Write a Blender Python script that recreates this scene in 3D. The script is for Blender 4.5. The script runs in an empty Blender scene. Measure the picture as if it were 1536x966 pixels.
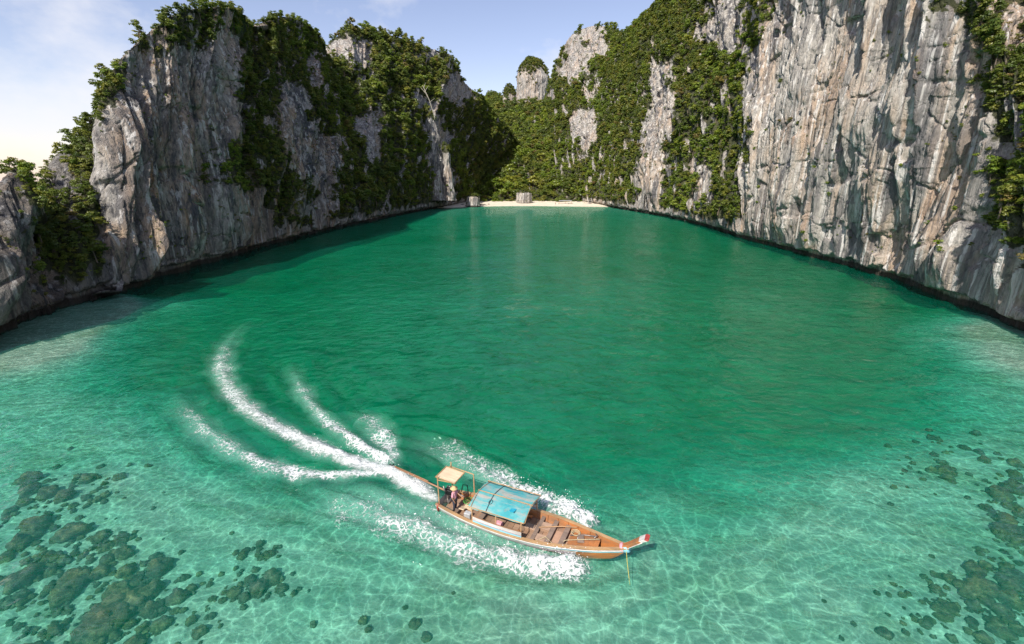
import bpy, bmesh, math, random
import numpy as np
from mathutils import Vector, Matrix, noise as mnoise

random.seed(7)
RNG = np.random.default_rng(11)
S = bpy.context.scene
C = S.collection
R = math.radians

# ------------------------------------------------------------------ camera
FPX, W0, H0 = 690.0, 1536.0, 966.0
HORIZON = 270.0
PITCH = math.atan((H0 / 2 - HORIZON) / FPX)
CAMH = 20.0
cam_d = bpy.data.cameras.new('camera')
cam = bpy.data.objects.new('camera', cam_d)
C.objects.link(cam)
cam.location = (0, 0, CAMH)
cam.rotation_euler = (math.pi / 2 - PITCH, 0, 0)
cam_d.sensor_width = 36.0
cam_d.lens = FPX / W0 * 36.0
cam_d.clip_start = 0.1
cam_d.clip_end = 12000
S.camera = cam

# ------------------------------------------------------------------ sun, sky, exposure
SUN_AZ = Vector((-0.47, -0.88)).normalized()      # horizontal direction towards the sun
SUN_EL = R(45)
to_sun = Vector((SUN_AZ.x * math.cos(SUN_EL), SUN_AZ.y * math.cos(SUN_EL), math.sin(SUN_EL)))
sun_d = bpy.data.lights.new('sun', 'SUN')
sun_d.energy = 4.6
sun_d.angle = R(0.53)
sun_d.color = (1.0, 0.93, 0.82)
sun = bpy.data.objects.new('sun', sun_d)
C.objects.link(sun)
sun.location = (-120, -150, 200)
sun.rotation_euler = to_sun.to_track_quat('Z', 'Y').to_euler()

world = bpy.data.worlds.new('World')
S.world = world
world.use_nodes = True
wn, wl = world.node_tree.nodes, world.node_tree.links
bg = wn['Background']
sky = wn.new('ShaderNodeTexSky')
sky.sky_type = 'NISHITA'
sky.sun_disc = False
sky.sun_elevation = SUN_EL
sky.sun_rotation = math.atan2(SUN_AZ.x, SUN_AZ.y)
sky.altitude = 0
sky.air_density = 1.0
sky.dust_density = 0.5
sky.ozone_density = 2.2
tc = wn.new('ShaderNodeTexCoord')
mp = wn.new('ShaderNodeMapping')
mp.inputs['Scale'].default_value = (1.0, 1.0, 1.7)
mp.inputs['Location'].default_value = (0.32, 0.1, 0.0)
cn = wn.new('ShaderNodeTexNoise')
cn.inputs['Scale'].default_value = 2.6
cn.inputs['Detail'].default_value = 9
cn.inputs['Roughness'].default_value = 0.56
cr = wn.new('ShaderNodeValToRGB')
cr.color_ramp.elements[0].position = 0.50
cr.color_ramp.elements[1].position = 0.66
tint = wn.new('ShaderNodeMix'); tint.data_type = 'RGBA'; tint.blend_type = 'MULTIPLY'
tint.inputs['Factor'].default_value = 1.0
tint.inputs[7].default_value = (1.72, 1.36, 1.30, 1)
cm = wn.new('ShaderNodeMix'); cm.data_type = 'RGBA'
cm.inputs[7].default_value = (7.2, 7.2, 7.6, 1)
wl.new(tc.outputs['Generated'], mp.inputs['Vector'])
wl.new(mp.outputs['Vector'], cn.inputs['Vector'])
wl.new(cn.outputs['Fac'], cr.inputs['Fac'])
wl.new(sky.outputs['Color'], tint.inputs[6])
wl.new(tint.outputs[2], cm.inputs[6])
wl.new(cr.outputs['Color'], cm.inputs['Factor'])
wl.new(cm.outputs[2], bg.inputs['Color'])
bg.inputs['Strength'].default_value = 0.10

S.view_settings.view_transform = 'Standard'
S.view_settings.look = 'None'
S.view_settings.gamma = 1
S.view_settings.use_curve_mapping = False
S.view_settings.exposure = 0.42

S.render.engine = 'CYCLES'
cy = S.cycles
cy.max_bounces = 6
cy.diffuse_bounces = 3
cy.glossy_bounces = 2
cy.transmission_bounces = 4
cy.transparent_max_bounces = 24
cy.volume_bounces = 0
cy.use_denoising = True
cy.denoising_prefilter = 'NONE'
cy.denoiser = 'OPENIMAGEDENOISE'
cy.use_adaptive_sampling = True
cy.adaptive_threshold = 0.016
cy.caustics_reflective = False
cy.caustics_refractive = False

# ------------------------------------------------------------------ layout helpers
CP, SP = math.cos(PITCH), math.sin(PITCH)
def ray(px, py):
    u, v = px - W0 / 2, py - H0 / 2
    return Vector((u, FPX * CP - v * SP, -(FPX * SP + v * CP)))
def ground(px, py, z=0.0):
    d = ray(px, py)
    t = (z - CAMH) / d.z
    return Vector((d.x * t, d.y * t, z))
def at_range(px, py, rng):
    d = ray(px, py)
    t = rng / math.hypot(d.x, d.y)
    return Vector((d.x * t, d.y * t, CAMH + d.z * t))
def project(P):
    X, Y, Z = P[..., 0], P[..., 1], P[..., 2] - CAMH
    dep = Y * CP - Z * SP
    dn = -(Y * SP + Z * CP)
    dep = np.where(dep < 0.1, 0.1, dep)
    return W0 / 2 + FPX * X / dep, H0 / 2 + FPX * dn / dep

# ------------------------------------------------------------------ noise (numpy)
def _h(ix, iy, iz, seed):
    n = (ix.astype(np.int64) * 374761393 + iy.astype(np.int64) * 668265263 + iz.astype(np.int64) * 2147483647 + seed * 1274126177) & 0xFFFFFFFF
    n = ((n ^ (n >> 13)) * 1274126177) & 0xFFFFFFFF
    n = ((n ^ (n >> 16)) * 2246822519) & 0xFFFFFFFF
    return ((n ^ (n >> 15)) & 0xFFFFFF) / float(0xFFFFFF)
def vnoise(x, y, seed=0):
    x0, y0 = np.floor(x), np.floor(y)
    fx, fy = x - x0, y - y0
    fx = fx * fx * fx * (fx * (fx * 6 - 15) + 10)
    fy = fy * fy * fy * (fy * (fy * 6 - 15) + 10)
    z = np.zeros_like(x0)
    a, b = _h(x0, y0, z, seed), _h(x0 + 1, y0, z, seed)
    c, d = _h(x0, y0 + 1, z, seed), _h(x0 + 1, y0 + 1, z, seed)
    return (a * (1 - fx) + b * fx) * (1 - fy) + (c * (1 - fx) + d * fx) * fy
def fbm(x, y, seed=0, oct=4, gain=0.5):
    s, a, t = 0, 1.0, 0
    for o in range(oct):
        s = s + a * vnoise(x * 2 ** o + 17.3 * o, y * 2 ** o - 9.1 * o, seed + o)
        t += a
        a *= gain
    return s / t
def ridged(x, y, seed=0, oct=3):
    s, a, t = 0, 1.0, 0
    for o in range(oct):
        s = s + a * (1 - np.abs(2 * vnoise(x * 2 ** o + 3.7 * o, y * 2 ** o, seed + o) - 1))
        t += a
        a *= 0.5
    return s / t
def cells(x, y, seed=0):
    """value of the nearest cell, and the gap between nearest and second nearest"""
    x0, y0 = np.floor(x), np.floor(y)
    d1 = np.full(x.shape, 9.0); d2 = np.full(x.shape, 9.0); val = np.zeros(x.shape)
    zz = np.zeros_like(x0)
    for i in (-1, 0, 1):
        for j in (-1, 0, 1):
            cx, cy_ = x0 + i, y0 + j
            px = cx + _h(cx, cy_, zz, seed); py = cy_ + _h(cx, cy_, zz, seed + 1)
            d = np.hypot(px - x, py - y)
            near = d < d1
            d2 = np.where(near, d1, np.minimum(d2, d))
            val = np.where(near, _h(cx, cy_, zz, seed + 2), val)
            d1 = np.where(near, d, d1)
    return val, d2 - d1
def sstep(a, b, x):
    t = np.clip((x - a) / (b - a), 0, 1)
    return t * t * (3 - 2 * t)

# ------------------------------------------------------------------ mesh helpers
def mesh_np(name, V, F, mat=None, smooth=True, attrs=None):
    me = bpy.data.meshes.new(name)
    V = np.asarray(V, dtype=np.float32); F = np.asarray(F, dtype=np.int32)
    k = F.shape[1]
    me.vertices.add(len(V)); me.vertices.foreach_set('co', V.ravel())
    me.loops.add(F.size); me.loops.foreach_set('vertex_index', F.ravel())
    me.polygons.add(len(F))
    me.polygons.foreach_set('loop_start', np.arange(0, F.size, k, dtype=np.int32))
    me.update(calc_edges=True)
    me.validate()
    if smooth:
        me.polygons.foreach_set('use_smooth', np.ones(len(me.polygons), dtype=bool))
    for an, av in (attrs or {}).items():
        a = me.attributes.new(an, 'FLOAT', 'POINT'); a.data.foreach_set('value', np.asarray(av, dtype=np.float32))
    if mat: me.materials.append(mat)
    return me
def link(name, data, parent=None):
    o = bpy.data.objects.new(name, data); C.objects.link(o)
    if parent is not None: o.parent = parent
    return o
def tag(o, label=None, cat=None, group=None, kind=None):
    if label: o['label'] = label
    if cat: o['category'] = cat
    if group: o['group'] = group
    if kind: o['kind'] = kind
    return o
def grid_faces(nu, nv):
    i = np.arange(nu - 1)[:, None] * nv + np.arange(nv - 1)[None, :]
    return np.stack([i, i + nv, i + nv + 1, i + 1], -1).reshape(-1, 4)
class MB:
    """collects simple solids into one mesh"""
    def __init__(s): s.v = []; s.f = []
    def add(s, vs, fs):
        n = len(s.v); s.v += [tuple(v) for v in vs]; s.f += [tuple(i + n for i in f) for f in fs]
    def box(s, c, d, rot=None, taper=1.0):
        x, y, z = d[0] / 2, d[1] / 2, d[2] / 2
        vs = [Vector((a * x * (taper if k > 0 else 1), b * y * (taper if k > 0 else 1), k * z)) for k in (-1, 1) for a, b in ((-1, -1), (1, -1), (1, 1), (-1, 1))]
        if rot is not None: vs = [rot @ v for v in vs]
        s.add([v + Vector(c) for v in vs], [(3, 2, 1, 0), (4, 5, 6, 7), (0, 1, 5, 4), (1, 2, 6, 5), (2, 3, 7, 6), (3, 0, 4, 7)])
        return s
    def tube(s, pts, r, n=8):
        pts = [Vector(p) for p in pts]; rs = r if isinstance(r, (list, tuple)) else [r] * len(pts)
        vs = []; up = None
        for i, p in enumerate(pts):
            t = (pts[min(i + 1, len(pts) - 1)] - pts[max(i - 1, 0)]).normalized()
            if up is None: up = Vector((0, 0, 1)) if abs(t.z) < 0.9 else Vector((1, 0, 0))
            a = t.cross(up).normalized(); b = a.cross(t); up = b
            vs += [p + (a * math.cos(2 * math.pi * k / n) + b * math.sin(2 * math.pi * k / n)) * rs[i] for k in range(n)]
        fs = [(i * n + k, i * n + (k + 1) % n, (i + 1) * n + (k + 1) % n, (i + 1) * n + k) for i in range(len(pts) - 1) for k in range(n)]
        fs += [tuple(reversed(range(n))), tuple((len(pts) - 1) * n + k for k in range(n))]
        s.add(vs, fs); return s
    def strip(s, A, B, thick=None):
        """sheet between two polylines; thick is an offset vector"""
        n = len(A)
        if thick is None:
            s.add(list(A) + list(B), [(i, i + 1, n + i + 1, n + i) for i in range(n - 1)])
        else:
            t = Vector(thick); A = [Vector(a) for a in A]; B = [Vector(b) for b in B]
            vs = A + B + [a + t for a in A] + [b + t for b in B]
            fs = []
            for i in range(n - 1):
                fs += [(i, i + 1, n + i + 1, n + i), (2 * n + i, 3 * n + i, 3 * n + i + 1, 2 * n + i + 1), (i, 2 * n + i, 2 * n + i + 1, i + 1), (n + i, n + i + 1, 3 * n + i + 1, 3 * n + i)]
            fs += [(0, n, 3 * n, 2 * n), (n - 1, 3 * n - 1, 4 * n - 1, 2 * n - 1)]
            s.add(vs, fs)
        return s
    def lathe(s, c, prof, n=14, axis='Z'):
        vs = []
        for r, h in prof:
            for k in range(n):
                a = 2 * math.pi * k / n
                p = Vector((r * math.cos(a), r * math.sin(a), h))
                if axis == 'X': p = Vector((p.z, p.x, p.y))
                if axis == 'Y': p = Vector((p.x, p.z, p.y))
                vs.append(p + Vector(c))
        m = len(prof)
        fs = [(i * n + k, i * n + (k + 1) % n, (i + 1) * n + (k + 1) % n, (i + 1) * n + k) for i in range(m - 1) for k in range(n)]
        fs += [tuple(reversed(range(n))), tuple((m - 1) * n + k for k in range(n))]
        s.add(vs, fs); return s
    def build(s, name, mat, parent=None, smooth=False, bevel=0):
        me = bpy.data.meshes.new(name)
        me.from_pydata(s.v, [], s.f)
        bm = bmesh.new(); bm.from_mesh(me); bmesh.ops.recalc_face_normals(bm, faces=bm.faces)
        if bevel: bmesh.ops.bevel(bm, geom=bm.edges[:], offset=bevel, segments=1, affect='EDGES')
        bm.to_mesh(me); bm.free()
        if smooth: me.polygons.foreach_set('use_smooth', [True] * len(me.polygons))
        me.materials.append(mat)
        return link(name, me, parent)

# ------------------------------------------------------------------ materials
class NT:
    def __init__(s, name):
        s.m = bpy.data.materials.new(name); s.m.use_nodes = True
        s.t = s.m.node_tree; s.n = s.t.nodes; s.l = s.t.links
        s.b = s.n.get('Principled BSDF'); s.out = s.n.get('Material Output')
    def new(s, t, **kw):
        n = s.n.new('ShaderNode' + t)
        for k, v in kw.items():
            if k in n.inputs: s.set(n.inputs[k], v)
            else: setattr(n, k, v)
        return n
    def set(s, sock, v):
        if isinstance(v, bpy.types.NodeSocket): s.l.new(v, sock)
        else: sock.default_value = v
    def pos(s, scale=(1, 1, 1), kind='Position', loc=(0, 0, 0)):
        g = s.n.new('ShaderNodeNewGeometry') if kind == 'Position' else s.n.new('ShaderNodeTexCoord')
        m = s.n.new('ShaderNodeMapping'); m.inputs['Scale'].default_value = scale; m.inputs['Location'].default_value = loc
        s.l.new(g.outputs[kind], m.inputs['Vector']); return m.outputs['Vector']
    def noise(s, vec, scale=1, detail=4, rough=0.55, dist=0):
        n = s.new('TexNoise', Scale=scale, Detail=detail, Roughness=rough, Distortion=dist)
        s.l.new(vec, n.inputs['Vector']); return n.outputs['Fac']
    def ramp(s, fac, stops, interp='LINEAR'):
        n = s.n.new('ShaderNodeValToRGB'); e = n.color_ramp.elements; n.color_ramp.interpolation = interp
        for i, (p, c) in enumerate(stops):
            el = e[i] if i < 2 else e.new(p)
            el.position = p; el.color = c if isinstance(c, (tuple, list)) and len(c) == 4 else ((*c, 1) if isinstance(c, (tuple, list)) else (c, c, c, 1))
        s.l.new(fac, n.inputs['Fac']); return n.outputs['Color']
    def mix(s, fac, a, b, blend='MIX'):
        n = s.n.new('ShaderNodeMix'); n.data_type = 'RGBA'; n.blend_type = blend
        for i, v in ((0, fac), (6, a), (7, b)):
            if isinstance(v, bpy.types.NodeSocket): s.l.new(v, n.inputs[i])
            else: n.inputs[i].default_value = v if i == 0 else ((*v, 1) if len(v) == 3 else v)
        return n.outputs[2]
    def math(s, op, a, b=0.0, c=0.0, clamp=False):
        n = s.n.new('ShaderNodeMath'); n.operation = op; n.use_clamp = clamp
        for i, v in enumerate((a, b, c)):
            if isinstance(v, bpy.types.NodeSocket): s.l.new(v, n.inputs[i])
            else: n.inputs[i].default_value = v
        return n.outputs[0]
    def attr(s, name):
        n = s.n.new('ShaderNodeAttribute'); n.attribute_name = name; return n.outputs['Fac']
    def bump(s, h, strength=0.5, dist=0.1, normal=None):
        n = s.new('Bump', Strength=strength, Distance=dist); s.l.new(h, n.inputs['Height'])
        if normal is not None: s.l.new(normal, n.inputs['Normal'])
        return n.outputs['Normal']

def simple_mat(name, col, rough=0.6, var=0.25, scale=6.0, metal=0.0, bump=0.15, stretch=(1, 1, 1), dirt=None, dirt_amt=0.5):
    m = NT(name)
    v = m.pos(stretch, 'Object')
    n1 = m.noise(v, scale, 6, 0.65)
    c2 = tuple(max(0, c * (1 - var)) for c in col); c3 = tuple(min(1, c * (1 + var)) for c in col)
    c = m.ramp(n1, [(0.3, c2), (0.7, c3)])
    if dirt is not None:
        c = m.mix(m.ramp(m.noise(v, scale * 0.45, 5, 0.7), [(0.5 - 0.1, 0.0), (0.68, dirt_amt)]), c, dirt)
    m.l.new(c, m.b.inputs['Base Color'])
    m.b.inputs['Roughness'].default_value = rough; m.b.inputs['Metallic'].default_value = metal
    if bump: m.l.new(m.bump(m.noise(v, scale * 3, 4), bump, 0.02), m.b.inputs['Normal'])
    return m.m

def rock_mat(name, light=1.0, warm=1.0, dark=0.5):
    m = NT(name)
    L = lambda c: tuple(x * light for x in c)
    big = m.noise(m.pos((0.05, 0.05, 0.03)), 1, 4, 0.55, 0.4)
    streak = m.noise(m.pos((0.30, 0.30, 0.012)), 1, 5, 0.62, 0.15)
    streak2 = m.noise(m.pos((1.25, 1.25, 0.028), loc=(5, 3, 2)), 1, 5, 0.62, 0.12)
    fine = m.noise(m.pos((1.4, 1.4, 0.8)), 1, 7, 0.7)
    base = m.ramp(fine, [(0.25, L((0.27, 0.258, 0.24))), (0.5, L((0.44, 0.412, 0.372))), (0.75, L((0.59, 0.56, 0.515)))])
    tan = m.ramp(fine, [(0.25, L((0.36, 0.235, 0.145))), (0.7, L((0.62, 0.46, 0.33)))])
    tw = m.math('MULTIPLY', m.ramp(m.noise(m.pos((0.09, 0.09, 0.028), loc=(9, 1, 4)), 1, 5, 0.6, 0.5), [(0.46 - 0.05 * max(0, warm - 1), 0.0), (0.62 - 0.06 * max(0, warm - 1), 0.75 * min(1.1, warm))]), 1.0)
    col = m.mix(tw, base, tan)
    orange = m.ramp(m.noise(m.pos((0.22, 0.22, 0.04), loc=(3, 7, 1)), 1, 5, 0.65), [(0.6, 0.0), (0.72, 0.5 * warm)])
    col = m.mix(orange, col, L((0.50, 0.26, 0.12)))
    # dark weathering streaks running down the face, and pale flowstone streaks
    dk = m.ramp(streak, [(0.47, 0.0), (0.57, dark)])
    dk2 = m.math('MULTIPLY', dk, m.ramp(big, [(0.34, 0.25), (0.6, 1.0)]))
    col = m.mix(dk2, col, L((0.115, 0.115, 0.125)))
    dks = m.ramp(streak2, [(0.53, 0.0), (0.62, 0.8)])
    col = m.mix(m.math('MULTIPLY', dks, dark), col, L((0.10, 0.10, 0.105)))
    wt = m.ramp(m.noise(m.pos((0.9, 0.9, 0.02), loc=(1, 8, 6)), 1, 4, 0.6), [(0.55, 0.0), (0.63, 0.75)])
    col = m.mix(wt, col, L((0.74, 0.72, 0.69)))
    # greenish-brown lichen and soil where plants root
    veg = m.attr('veg')
    under = m.ramp(m.noise(m.pos((0.5, 0.5, 0.5)), 1, 5), [(0.3, (0.022, 0.03, 0.012)), (0.7, (0.07, 0.075, 0.028))])
    col = m.mix(m.ramp(veg, [(0.35, 0.0), (0.75, 0.92)]), col, under)
    # tidal band
    g = m.n.new('ShaderNodeNewGeometry'); sx = m.n.new('ShaderNodeSeparateXYZ'); m.l.new(g.outputs['Position'], sx.inputs[0])
    zz = m.math('ADD', sx.outputs['Z'], m.math('MULTIPLY', m.noise(m.pos((0.4, 0.4, 0.4)), 1, 4), -1.3))
    tide = m.ramp(m.math('MULTIPLY_ADD', zz, 0.5, 0.5, True), [(0.62, 1.0), (0.85, 0.0)])
    col = m.mix(m.math('MULTIPLY', tide, 0.9), col, (0.045, 0.037, 0.03))
    m.l.new(col, m.b.inputs['Base Color'])
    m.b.inputs['Roughness'].default_value = 0.92
    m.b.inputs['Specular IOR Level'].default_value = 0.2
    h1 = m.noise(m.pos((2.0, 2.0, 0.13)), 1, 7, 0.70)
    vo = m.new('TexVoronoi', feature='DISTANCE_TO_EDGE', Scale=1.0)
    wv = m.n.new('ShaderNodeVectorMath'); wv.operation = 'ADD'
    nz = m.new('TexNoise', Scale=0.6, Detail=3.0); m.l.new(m.pos(), nz.inputs['Vector'])
    m.l.new(m.pos((0.55, 0.55, 0.16)), wv.inputs[0]); m.l.new(nz.outputs['Color'], wv.inputs[1])
    m.l.new(wv.outputs[0], vo.inputs['Vector'])
    crack = m.ramp(vo.outputs['Distance'], [(0.0, 0.0), (0.09, 1.0)])
    hh = m.math('ADD', h1, m.math('MULTIPLY', crack, 0.16))
    m.l.new(m.bump(hh, 1.0, 0.85), m.b.inputs['Normal'])
    return m.m

def leaf_mat(name, stops, sat=1.0):
    m = NT(name)
    oi = m.n.new('ShaderNodeObjectInfo')
    n = m.noise(m.pos((0.035, 0.035, 0.035)), 1, 3)
    fac = m.math('ADD', m.math('MULTIPLY', oi.outputs['Random'], 0.75), m.math('MULTIPLY', n, 0.7))
    fac = m.math('ADD', fac, -0.22, clamp=True)
    col = m.ramp(fac, stops)
    tip = m.noise(m.pos((1.3, 1.3, 1.3)), 1, 2)
    col = m.mix(m.ramp(tip, [(0.35, 0.0), (0.7, 0.45)]), col, (0.22, 0.24, 0.04))
    d = m.new('BsdfDiffuse'); t = m.new('BsdfTranslucent'); g = m.new('BsdfGlossy', Roughness=0.45)
    m.l.new(col, d.inputs['Color'])
    m.l.new(m.mix(0.5, col, (0.16, 0.20, 0.02)), t.inputs['Color'])
    g.inputs['Color'].default_value = (0.5, 0.5, 0.5, 1)
    a = m.new('MixShader', Fac=0.38); m.l.new(d.outputs[0], a.inputs[1]); m.l.new(t.outputs[0], a.inputs[2])
    b = m.new('MixShader', Fac=0.05); m.l.new(a.outputs[0], b.inputs[1]); m.l.new(g.outputs[0], b.inputs[2])
    m.l.new(b.outputs[0], m.out.inputs['Surface'])
    return m.m

M = {}
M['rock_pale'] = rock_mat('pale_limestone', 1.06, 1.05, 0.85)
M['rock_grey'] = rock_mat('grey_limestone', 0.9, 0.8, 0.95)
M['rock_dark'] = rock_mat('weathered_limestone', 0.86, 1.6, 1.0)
M['rock_shade'] = rock_mat('shade_dark_limestone', 0.5, 0.9, 1.0)  # darker limestone copy; shade of headland and bushy hill painted into its colour
M['leaf'] = leaf_mat('jungle_leaves', [(0.0, (0.034, 0.072, 0.012)), (0.3, (0.070, 0.120, 0.018)), (0.6, (0.135, 0.180, 0.024)), (0.85, (0.23, 0.225, 0.032)), (1.0, (0.26, 0.22, 0.05))])
M['leaf_bright'] = leaf_mat('bright_leaves', [(0.0, (0.08, 0.15, 0.014)), (0.4, (0.15, 0.24, 0.02)), (0.75, (0.24, 0.31, 0.026)), (1.0, (0.34, 0.32, 0.04))])
M['leaf_dry'] = leaf_mat('dry_leaves', [(0.0, (0.13, 0.11, 0.03)), (0.5, (0.21, 0.15, 0.045)), (1.0, (0.22, 0.13, 0.05))])
M['bark'] = simple_mat('bark', (0.13, 0.10, 0.075), 0.9, 0.4, 3, stretch=(1, 1, 0.2))
M['bark_pale'] = simple_mat('pale_bark', (0.40, 0.37, 0.31), 0.85, 0.2, 3)

# ------------------------------------------------------------------ where rock shows through the forest (regions of the faces)
ROCK = [
    [(140, 175), (170, 128), (205, 95), (235, 70), (262, 72), (300, 60), (372, 50), (374, 170), (340, 205), (332, 262), (380, 285), (420, 325), (470, 352), (500, 348), (330, 402), (160, 455), (146, 330)],
    [(408, 110), (452, 118), (468, 170), (480, 250), (440, 240), (412, 170)],
    [(470, 205), (492, 210), (515, 300), (500, 345), (455, 330)],
    [(-40, 292), (18, 285), (50, 300), (62, 400), (95, 455), (100, 480), (-40, 540)],
    [(66, 232), (96, 222), (100, 270), (74, 300)],
    [(486, 62), (520, 62), (600, 66), (590, 84), (530, 92), (490, 84)],
    [(652, 84), (690, 88), (699, 150), (672, 142), (655, 118)],
    [(640, 165), (652, 160), (670, 215), (680, 280), (660, 285), (648, 240)],
    [(530, 170), (560, 165), (585, 215), (580, 240), (545, 230)],
    [(600, 70), (625, 76), (628, 96), (604, 92)],
    [(840, 70), (862, 60), (880, 75), (868, 120), (838, 128)],
    [(885, 50), (905, 48), (915, 75), (890, 80)],
    [(868, 178), (890, 160), (892, 200), (874, 205)],
    [(980, 105), (1000, 95), (1008, 150), (1004, 210), (1000, 280), (992, 330), (940, 320), (952, 250), (964, 205), (974, 150)],
    [(1040, 40), (1064, 30), (1095, -60), (1118, -60), (1110, 50), (1112, 100), (1098, 90), (1062, 62), (1042, 70)],
    [(1036, 250), (1062, 240), (1072, 300), (1040, 300)],
    [(1124, 90), (1158, 30), (1166, -120), (1385, -120), (1400, 10), (1440, 45), (1482, 110), (1492, 240), (1500, 330), (1560, 420), (1620, 620), (1090, 372), (1100, 320), (1118, 230), (1112, 190)],
    [(1500, 20), (1530, 10), (1536, 80), (1515, 70)],
]
def poly_dist(px, py, poly):
    """signed pixel distance, positive inside"""
    inside = np.zeros(px.shape, bool); best = np.full(px.shape, 1e9)
    n = len(poly)
    for i in range(n):
        x1, y1 = poly[i]; x2, y2 = poly[(i + 1) % n]
        dx, dy = x2 - x1, y2 - y1
        t = np.clip(((px - x1) * dx + (py - y1) * dy) / (dx * dx + dy * dy), 0, 1)
        best = np.minimum(best, np.hypot(px - x1 - t * dx, py - y1 - t * dy))
        cond = ((y1 > py) != (y2 > py))
        with np.errstate(divide='ignore', invalid='ignore'):
            xi = (x2 - x1) * (py - y1) / (y2 - y1 + 1e-12) + x1
        inside ^= cond & (px < xi)
    return np.where(inside, best, -best)

DEPTHBUF = np.full((162, 257), 1e9)
SCATTER = []     # (massif key, position, size, leaf kind, steep)

def catmull(P, n):
    """P (k,...) control rows -> n uniform samples"""
    P = np.asarray(P, float); k = len(P)
    t = np.linspace(0, k - 1, n); i = np.clip(t.astype(int), 0, k - 2); f = (t - i)
    f = f.reshape((-1,) + (1,) * (P.ndim - 1))
    g = lambda j: P[np.clip(j, 0, k - 1)]
    p0, p1, p2, p3 = g(i - 1), g(i), g(i + 1), g(i + 2)
    return 0.5 * ((2 * p1) + (-p0 + p2) * f + (2 * p0 - 5 * p1 + 4 * p2 - p3) * f * f + (-p0 + 3 * p1 - 3 * p2 + p3) * f ** 3)

def displace(P, Nrm, s, z, amp, seed, res, notch=True, butt=1.0, keep=None):
    """limestone relief: bulges, flutes, blocks, ledges and the tidal notch"""
    wob = fbm(s / 9, z / 22, seed + 90, 3) * 3
    slab = sstep(0.38, 0.62, fbm(s / 13, z / 17, seed + 91, 3))            # 0 smooth slabs, 1 fluted columns
    d = (fbm(s / 26, z / 30, seed, 3) - 0.5) * 9.0
    r1 = ridged((s + wob) / 10.0, z / 70, seed + 10, 2); d += (r1 ** 1.5 - 0.45) * 6.0 * butt
    r2 = ridged((s + wob) / (3.4 if res < 0.5 else 5.0), z / 34, seed + 20, 2); d += (r2 ** 1.4 - 0.45) * 3.2 * (0.4 + 0.6 * slab)
    if res < 0.7:
        d += (ridged((s + wob * 0.5) / 1.15, z / 12, seed + 30, 2) - 0.55) * (0.95 if res < 0.5 else 0.0) * (0.25 + 0.75 * slab)
    if res < 0.4:
        d += (ridged((s + wob * 0.6) / 0.62, z / 16, seed + 33, 2) ** 1.3 - 0.45) * 0.55 * (0.4 + 0.6 * slab)
    # leaning slabs: cells with their own tilt, so their lower edges overhang
    zw = z + 2.6 * fbm(s / 6, z / 8, seed + 3, 2); sw = s + wob
    c1, g1 = cells(sw / 6.5, zw / 12, seed + 40)
    tl = (zw / 12) % 1.0
    d += (c1 - 0.5) * 0.9 + (c1 * 7 % 1 - 0.5) * (tl - 0.5) * 0.8 - 0.7 * (1 - sstep(0.0, 0.07, g1))
    c2, g2 = cells(sw / 2.3, zw / 4.2, seed + 50)
    d += (0.35 if res > 0.5 else 1.0) * ( (c2 - 0.5) * 0.45 * (1.2 - 0.6 * slab) - 0.25 * (1 - sstep(0.0, 0.09, g2)))
    # long vertical cracks and a few bedding planes
    vc = vnoise(sw / 4.0, z / 45, seed + 55); d -= 1.3 * np.exp(-((vc - 0.5) / 0.022) ** 2)
    bed = vnoise(s / 40, (z + 3 * fbm(s / 18, z * 0, seed + 57, 3)) / 8.5, seed + 56); d -= 0.9 * np.exp(-((bed - 0.55) / 0.018) ** 2) * sstep(0.45, 0.6, fbm(s / 15, z / 15, seed + 58, 2))
    d += (fbm(s / (1.2 if res < 0.5 else 4), z / (1.6 if res < 0.5 else 6), seed + 60, 3) - 0.5) * (0.4 if res < 0.5 else 0.8)
    # hollows
    hol = fbm(s / 8, z / 7, seed + 61, 2); d -= 1.8 * sstep(0.72, 0.80, hol)
    d = d * amp
    if keep is not None: d = d * keep
    # damp the big relief at the waterline so the shore keeps its course
    low = sstep(0.5, 9, z)
    d = d * (0.3 + 0.7 * low)
    if notch:
        top = 1.0 + 1.3 * vnoise(s / 4.5, s * 0, seed + 70) + 0.5 * vnoise(s / 1.1, s * 0, seed + 71)
        d = d - 2.0 * (1 - sstep(top - 0.45, top + 0.25, z)) * amp ** 0.3
    hn = Nrm.copy(); hn[..., 2] *= 0.35
    hn /= np.linalg.norm(hn, axis=-1, keepdims=True) + 1e-9
    return P + hn * d[..., None]

def normals_of(P):
    du = np.gradient(P, axis=0); dv = np.gradient(P, axis=1)
    n = np.cross(du, dv); n /= np.linalg.norm(n, axis=-1, keepdims=True) + 1e-9
    return n

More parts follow.
